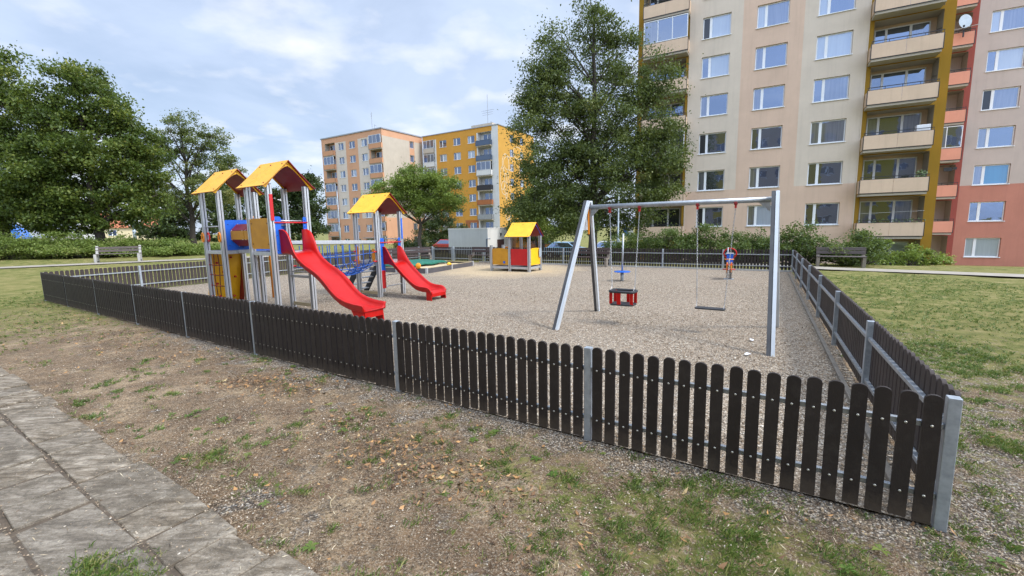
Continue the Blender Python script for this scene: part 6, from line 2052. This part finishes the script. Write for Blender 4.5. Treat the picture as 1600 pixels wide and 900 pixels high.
# left spreading juniper hedge
gj = 'spreading junipers of the left hedge'
jl = [(-33.6, 25.2, 1.7, 'juniper mound cut by the left edge of the view'), (-30.6, 26.4, 1.75, 'juniper mound second from the left edge'), (-28.0, 27.6, 1.65, 'juniper mound left of the pale bench'), (-25.6, 28.8, 1.45, 'juniper mound straight behind the pale bench'), (-23.6, 30.0, 1.25, 'juniper mound at the right end of the pale bench'), (-22.3, 31.4, .75, 'lowest juniper mound, rightmost of the left hedge')]
for i, (x, y, hh, lab) in enumerate(jl):
    g_ = H1(x, y)
    tree('juniper', lab, x, y, [(0, 0, g_ + hh * .55, 1.7, 1.3, hh * .38, 1), (.9, .4, g_ + hh * .4, 1.5, 1.2, hh * .4, .9), (-1.0, -.4, g_ + hh * .4, 1.5, 1.2, hh * .4, .9), (0, -.9, g_ + hh * .25, 1.6, .8, hh * .22, .7)], 1, 0, 17000, .10, MT['leaf_j'], 80 + i, cat='shrub', group=gj, n_cl=90, clump=.42, tint_mu=.5, flat=.45)

# ------------------------------------------------------------------ ground cover near the viewer
rg = np.random.default_rng(77)
def in_play(x, y):
    df = (x - RC0[0]) * 0.538 + (y - RC0[1]) * 0.843
    dr = (x - RC0[0]) * 0.8695 + (y - RC0[1]) * -0.494
    dl = (x - LC0[0]) * NL[0] + (y - LC0[1]) * NL[1]
    db = (x - RC1[0]) * NB[0] + (y - RC1[1]) * NB[1]
    return (df > -.02) & (dr < .03) & (dl < .03) & (db < 0)
def on_pave(x, y):
    return ((x + 1.40) * -0.538 + (y - 2.33) * -0.843) > 0
def pave_edge(x, y):
    d = ((x + 1.40) * -0.538 + (y - 2.33) * -0.843)
    e = np.exp(-np.clip(d, 0, 9) / .07)
    for j_ in (.385, .77, 1.155):
        e = np.maximum(e, .55 * np.exp(-((d - j_) / .022) ** 2))
    return e
def patch(x, y, sc, seed):
    return np.array([mnoise.noise(Vector((a_ * sc, b_ * sc, seed))) for a_, b_ in zip(x, y)])
def scatter(n, x0, x1, y0, y1, dens):
    x = rg.uniform(x0, x1, n); y = rg.uniform(y0, y1, n)
    # only what the view can plausibly see
    ok = (y > 0.7 - 0.0) & (np.abs(x) < y * 1.35 + 1.2) & ~in_play(x, y)
    x, y = x[ok], y[ok]
    p = dens(x, y)
    k = rg.random(len(x)) < p
    return x[k], y[k]
def gz(x, y):
    return hgt(x, y)

# grass tufts
def grass_dens(x, y):
    L_ = lawn_density(x, y)
    pn = patch(x, y, 1.0, 3.0) * .32 + patch(x, y, 3.6, 7.0) * .75 + patch(x, y, 10.0, 1.0) * .65 + patch(x, y, 24.0, 5.0) * .35
    f = np.clip((L_ - .50 + pn * 1.0) * 2.6, 0, 1)
    f = np.where(on_pave(x, y), 0, f)
    return f * np.clip(7.5 / np.hypot(x, y), .15, 1) ** .6
tx, ty_ = scatter(120000, -5.5, 6.5, .9, 6.5, grass_dens)
_t2 = scatter(70000, -16, 14, 4, 15, lambda x, y: grass_dens(x, y) * ((y > 6.5) | (x < -5.5) | (x > 6.5)))
tx = np.concatenate([tx, _t2[0]]); ty_ = np.concatenate([ty_, _t2[1]])
print('tufts', len(tx))
ex_, ey_ = [], []
# tufts growing on the pavement edge
for cx_, cy_, r_, n_ in ((-2.22, 2.12, .11, 260), (-2.02, 2.02, .08, 160), (-2.4, 2.25, .05, 60), (-2.55, 3.38, .10, 30), (-2.4, 3.42, .07, 20), (-1.95, 3.02, .08, 18), (-6.9, 6.3, .1, 18), (-.35, 2.05, .12, 30), (-.85, 2.02, .10, 24)):
    ex_ += list(rg.normal(cx_, r_, n_)); ey_ += list(rg.normal(cy_, r_ * .8, n_))
tx = np.concatenate([tx, ex_]); ty_ = np.concatenate([ty_, ey_])
nb = 7
nT = len(tx)
bx2 = np.repeat(tx, nb) + rg.normal(0, .016, nT * nb)
by2 = np.repeat(ty_, nb) + rg.normal(0, .016, nT * nb)
hgt_b = np.repeat(rg.uniform(.010, .036, nT), nb) * rg.uniform(.5, 1.3, nT * nb)
ang = rg.uniform(0, 2 * np.pi, nT * nb)
lean = rg.uniform(.3, 1.5, nT * nb) * hgt_b
wid = rg.uniform(.0011, .0026, nT * nb) * np.clip(np.hypot(bx2, by2) / 4, 1, 2.4)
z_ = gz(bx2, by2) + np.where(on_pave(bx2, by2), .018, -.004)
dxy = np.stack([np.cos(ang), np.sin(ang)], 1)
sxy = np.stack([-np.sin(ang), np.cos(ang)], 1)
v0 = np.stack([bx2 - sxy[:, 0] * wid, by2 - sxy[:, 1] * wid, z_], 1)
v1 = np.stack([bx2 + sxy[:, 0] * wid, by2 + sxy[:, 1] * wid, z_], 1)
v2 = np.stack([bx2 + dxy[:, 0] * lean * .45 + sxy[:, 0] * wid * .8, by2 + dxy[:, 1] * lean * .45 + sxy[:, 1] * wid * .8, z_ + hgt_b * .7], 1)
v3 = np.stack([bx2 + dxy[:, 0] * lean, by2 + dxy[:, 1] * lean, z_ + hgt_b], 1)
tn_ = np.repeat(np.clip(rg.normal(.38, .22, nT), 0, 1), nb) + rg.normal(0, .12, nT * nb)
go = np_mesh('grass', np.stack([v0, v1, v2, v3], 1).reshape(-1, 3), 4, MT['grass_blade'], np.clip(tn_, 0, 1))
structure(go, 'stuff'); go['label'] = 'short patchy grass tufts growing in the soil'; go['category'] = 'grass'

# flat broad-leaved weeds
wx, wy = scatter(900, -5, 6, 1.0, 6.5, lambda x, y: np.where(on_pave(x, y), 0, np.clip(.32 + patch(x, y, 1.3, 9.0) * .9, 0, .7)))
cen, tn2 = [], []
vv = []
for x, y in zip(wx, wy):
    nl = rg.integers(5, 11); r0 = rg.uniform(.022, .060); a0 = rg.uniform(0, 6.28); zz0 = float(gz(x, y)) + .002
    tb = np.clip(rg.normal(.35, .12), 0, .7)
    for k in range(nl):
        a_ = a0 + k * 6.283 / nl + rg.normal(0, .2); L_ = r0 * rg.uniform(.7, 1.2); w_ = L_ * .17
        c_, s_ = math.cos(a_), math.sin(a_)
        vv += [(x, y, zz0 + .004), (x + c_ * L_ * .6 - s_ * w_, y + s_ * L_ * .6 + c_ * w_, zz0 + L_ * .30), (x + c_ * L_, y + s_ * L_, zz0 + L_ * .18), (x + c_ * L_ * .6 + s_ * w_, y + s_ * L_ * .6 - c_ * w_, zz0 + L_ * .30)]
        tn2.append(tb + rg.normal(0, .06))
wo = np_mesh('weeds', np.array(vv), 4, MT['grass_blade'], np.clip(tn2, 0, 1)); structure(wo, 'stuff'); wo['label'] = 'small flat rosette weeds on the bare soil'; wo['category'] = 'weeds'

# fallen leaves
lx, ly = scatter(34000, -14, 7, 1.0, 13, lambda x, y: np.where(on_pave(x, y), .02, np.clip(.30 + patch(x, y, .7, 4.0) * 1.2 + patch(x, y, 2.6, 2.0) * .5, .02, .8)) * np.clip(1.15 - np.clip(x - 1.0, 0, 9) * .22, .06, 1) * np.clip(6 / np.hypot(x, y), .45, 1))
for cx_, cy_, r_, n_ in ((-3.2, 5.3, .28, 480), (-2.6, 5.0, .3, 380), (-1.1, 3.6, .30, 460), (-.7, 3.2, .30, 420), (-.2, 2.9, .25, 160), (-7.4, 7.9, .6, 300), (-6.3, 7.2, .4, 220), (-5.0, 6.6, .35, 200), (.2, 2.2, .3, 120), (-9.5, 9.4, .7, 260), (-1.6, 4.1, .3, 140)):
    lx = np.concatenate([lx, rg.normal(cx_, r_, n_)]); ly = np.concatenate([ly, rg.normal(cy_, r_ * .6, n_)])
_k = ~in_play(lx, ly); lx, ly = lx[_k], ly[_k]
n = len(lx)
c_ = np.stack([lx, ly, gz(lx, ly) + rg.uniform(.006, .016, n) + np.where(on_pave(lx, ly), .022, 0)], 1)
a_ = rg.uniform(0, 6.28, n); d = np.stack([np.cos(a_), np.sin(a_), rg.normal(0, .25, n)], 1); s = np.stack([-np.sin(a_), np.cos(a_), rg.normal(0, .35, n)], 1)
L_ = (.006 + .024 * rg.random(n) ** 1.8)[:, None]; W2 = L_ * rg.uniform(.2, .6, n)[:, None]; up_ = np.array([[0, 0, 1.0]]) * L_ * rg.uniform(.0, .9, n)[:, None]
vv = np.stack([c_ - d * L_ + up_ * .5, c_ + s * W2 + up_ * .3, c_ + d * L_ + up_, c_ - s * W2], 1).reshape(-1, 3)
lo = np_mesh('fallen_leaves', vv, 4, MT['dead_leaf'], np.clip(rg.normal(.38, .30, n), 0, 1)); structure(lo, 'stuff'); lo['label'] = 'brown and orange fallen leaves scattered on the ground'; lo['category'] = 'fallen leaves'

# straw, dry stems and crumbs of bark lying on the soil
sx_, sy_ = scatter(130000, -9, 7, .9, 9, lambda x, y: np.where(on_pave(x, y), .04 + .6 * pave_edge(x, y), np.clip(.40 + patch(x, y, 1.4, 21.) * .9, .06, 1)) * np.clip(4.2 / np.hypot(x, y), .12, 1) ** 1.2)
n = len(sx_)
c_ = np.stack([sx_, sy_, gz(sx_, sy_) + rg.uniform(.002, .010, n) + np.where(on_pave(sx_, sy_), .024, 0)], 1)
a_ = rg.uniform(0, 6.28, n); d = np.stack([np.cos(a_), np.sin(a_), rg.normal(0, .16, n)], 1); s = np.stack([-np.sin(a_), np.cos(a_), rg.normal(0, .2, n)], 1)
L_ = rg.uniform(.006, .034, n)[:, None]; W2 = rg.uniform(.0010, .0032, n)[:, None]
vv = np.stack([c_ - d * L_, c_ + s * W2, c_ + d * L_, c_ - s * W2], 1).reshape(-1, 3)
MT['straw'] = leaf_mat('dry_straw', [(0.0, (0.055, 0.038, 0.025)), (0.4, (0.16, 0.115, 0.07)), (0.75, (0.36, 0.28, 0.17)), (1.0, (0.56, 0.48, 0.33))], 0.05)
so_ = np_mesh('straw_litter', vv, 4, MT['straw'], np.clip(rg.normal(.5, .3, n), 0, 1)); structure(so_, 'stuff'); so_['label'] = 'dry straw and plant crumbs littering the soil'; so_['category'] = 'plant litter'

# loose stones
def pebbles(name, x, y, zoff, size, label):
    n = len(x)
    c_ = np.stack([x, y, gz(x, y) + zoff], 1)
    r_ = size * rg.uniform(.5, 1.4, n)
    a_ = rg.uniform(0, 6.28, n)
    ax_ = np.stack([np.cos(a_), np.sin(a_), rg.normal(0, .2, n)], 1); ay_ = np.stack([-np.sin(a_), np.cos(a_), rg.normal(0, .2, n)], 1); az_ = np.array([[0, 0, 1.0]])
    R1 = r_[:, None]
    q = [c_ + ax_ * R1 * rg.uniform(.9, 1.4, n)[:, None], c_ + ay_ * R1 * rg.uniform(.6, 1.0, n)[:, None], c_ - ax_ * R1, c_ - ay_ * R1 * .8]
    t_ = [p * .55 + c_ * .45 + az_ * R1 * rg.uniform(.45, .8, n)[:, None] for p in q]
    tri = [(q[0], q[1], t_[1], t_[0]), (q[1], q[2], t_[2], t_[1]), (q[2], q[3], t_[3], t_[2]), (q[3], q[0], t_[0], t_[3]), (t_[0], t_[1], t_[2], t_[3])]
    vv = np.stack([np.stack(f_, 1) for f_ in tri], 1).reshape(-1, 3)
    tint = np.repeat(np.clip(rg.normal(.5, .24, n), 0, 1), 5)
    o = np_mesh(name, vv, 4, MT['pebble'], tint)
    structure(o, 'stuff'); o['label'] = label; o['category'] = 'stones'
    return o
px_, py_ = scatter(210000, -7, 6.5, .9, 8, lambda x, y: np.where(on_pave(x, y), .03 + .55 * pave_edge(x, y), np.clip((stone_density(x, y) - .34) * 2.2 + patch(x, y, 1.6, 12.) * .6 + .30, .10, 1)) * np.clip(4.5 / np.hypot(x, y), .15, 1))
pebbles('loose_stones', px_, py_, .003 + np.where(on_pave(px_, py_), .018, 0), .0058, 'small loose pebbles lying on the soil and slabs')
n = 60000
x = rg.uniform(-6, 9, n); y = rg.uniform(3, 14, n)
dens = np.clip(6.0 / np.hypot(x, y), .1, 1) ** 1.3
ok = in_play(x, y) & (rg.random(n) < dens)
x, y = x[ok], y[ok]
pebbles('gravel_stones', x, y, .022, .011, 'loose pea gravel stones of the play area')

# twigs
for i, (x, y, L_, a_, lab) in enumerate(((-2.9, 3.95, .22, 15, 'dark curved twig on the soil above the slab edge'), (-1.75, 2.75, .20, 150, 'dark bent twig across the slab corner'), (-1.25, 2.75, .16, 100, 'short pale twig standing in the soil near the slab edge'))):
    b = MB(); b.tube([(0, 0, 0), (L_ * .3, .01, .008), (L_ * .7, -.012, .010), (L_, .02, .0)], [.003, .0028, .002, .001], MT['bark'] if i < 2 else MT['wood_light'], 5)
    o = b.build('twig', None, loc=(x, y, .035 if i == 1 else .012), rotz=R(a_)); tag(o, lab, 'twig')
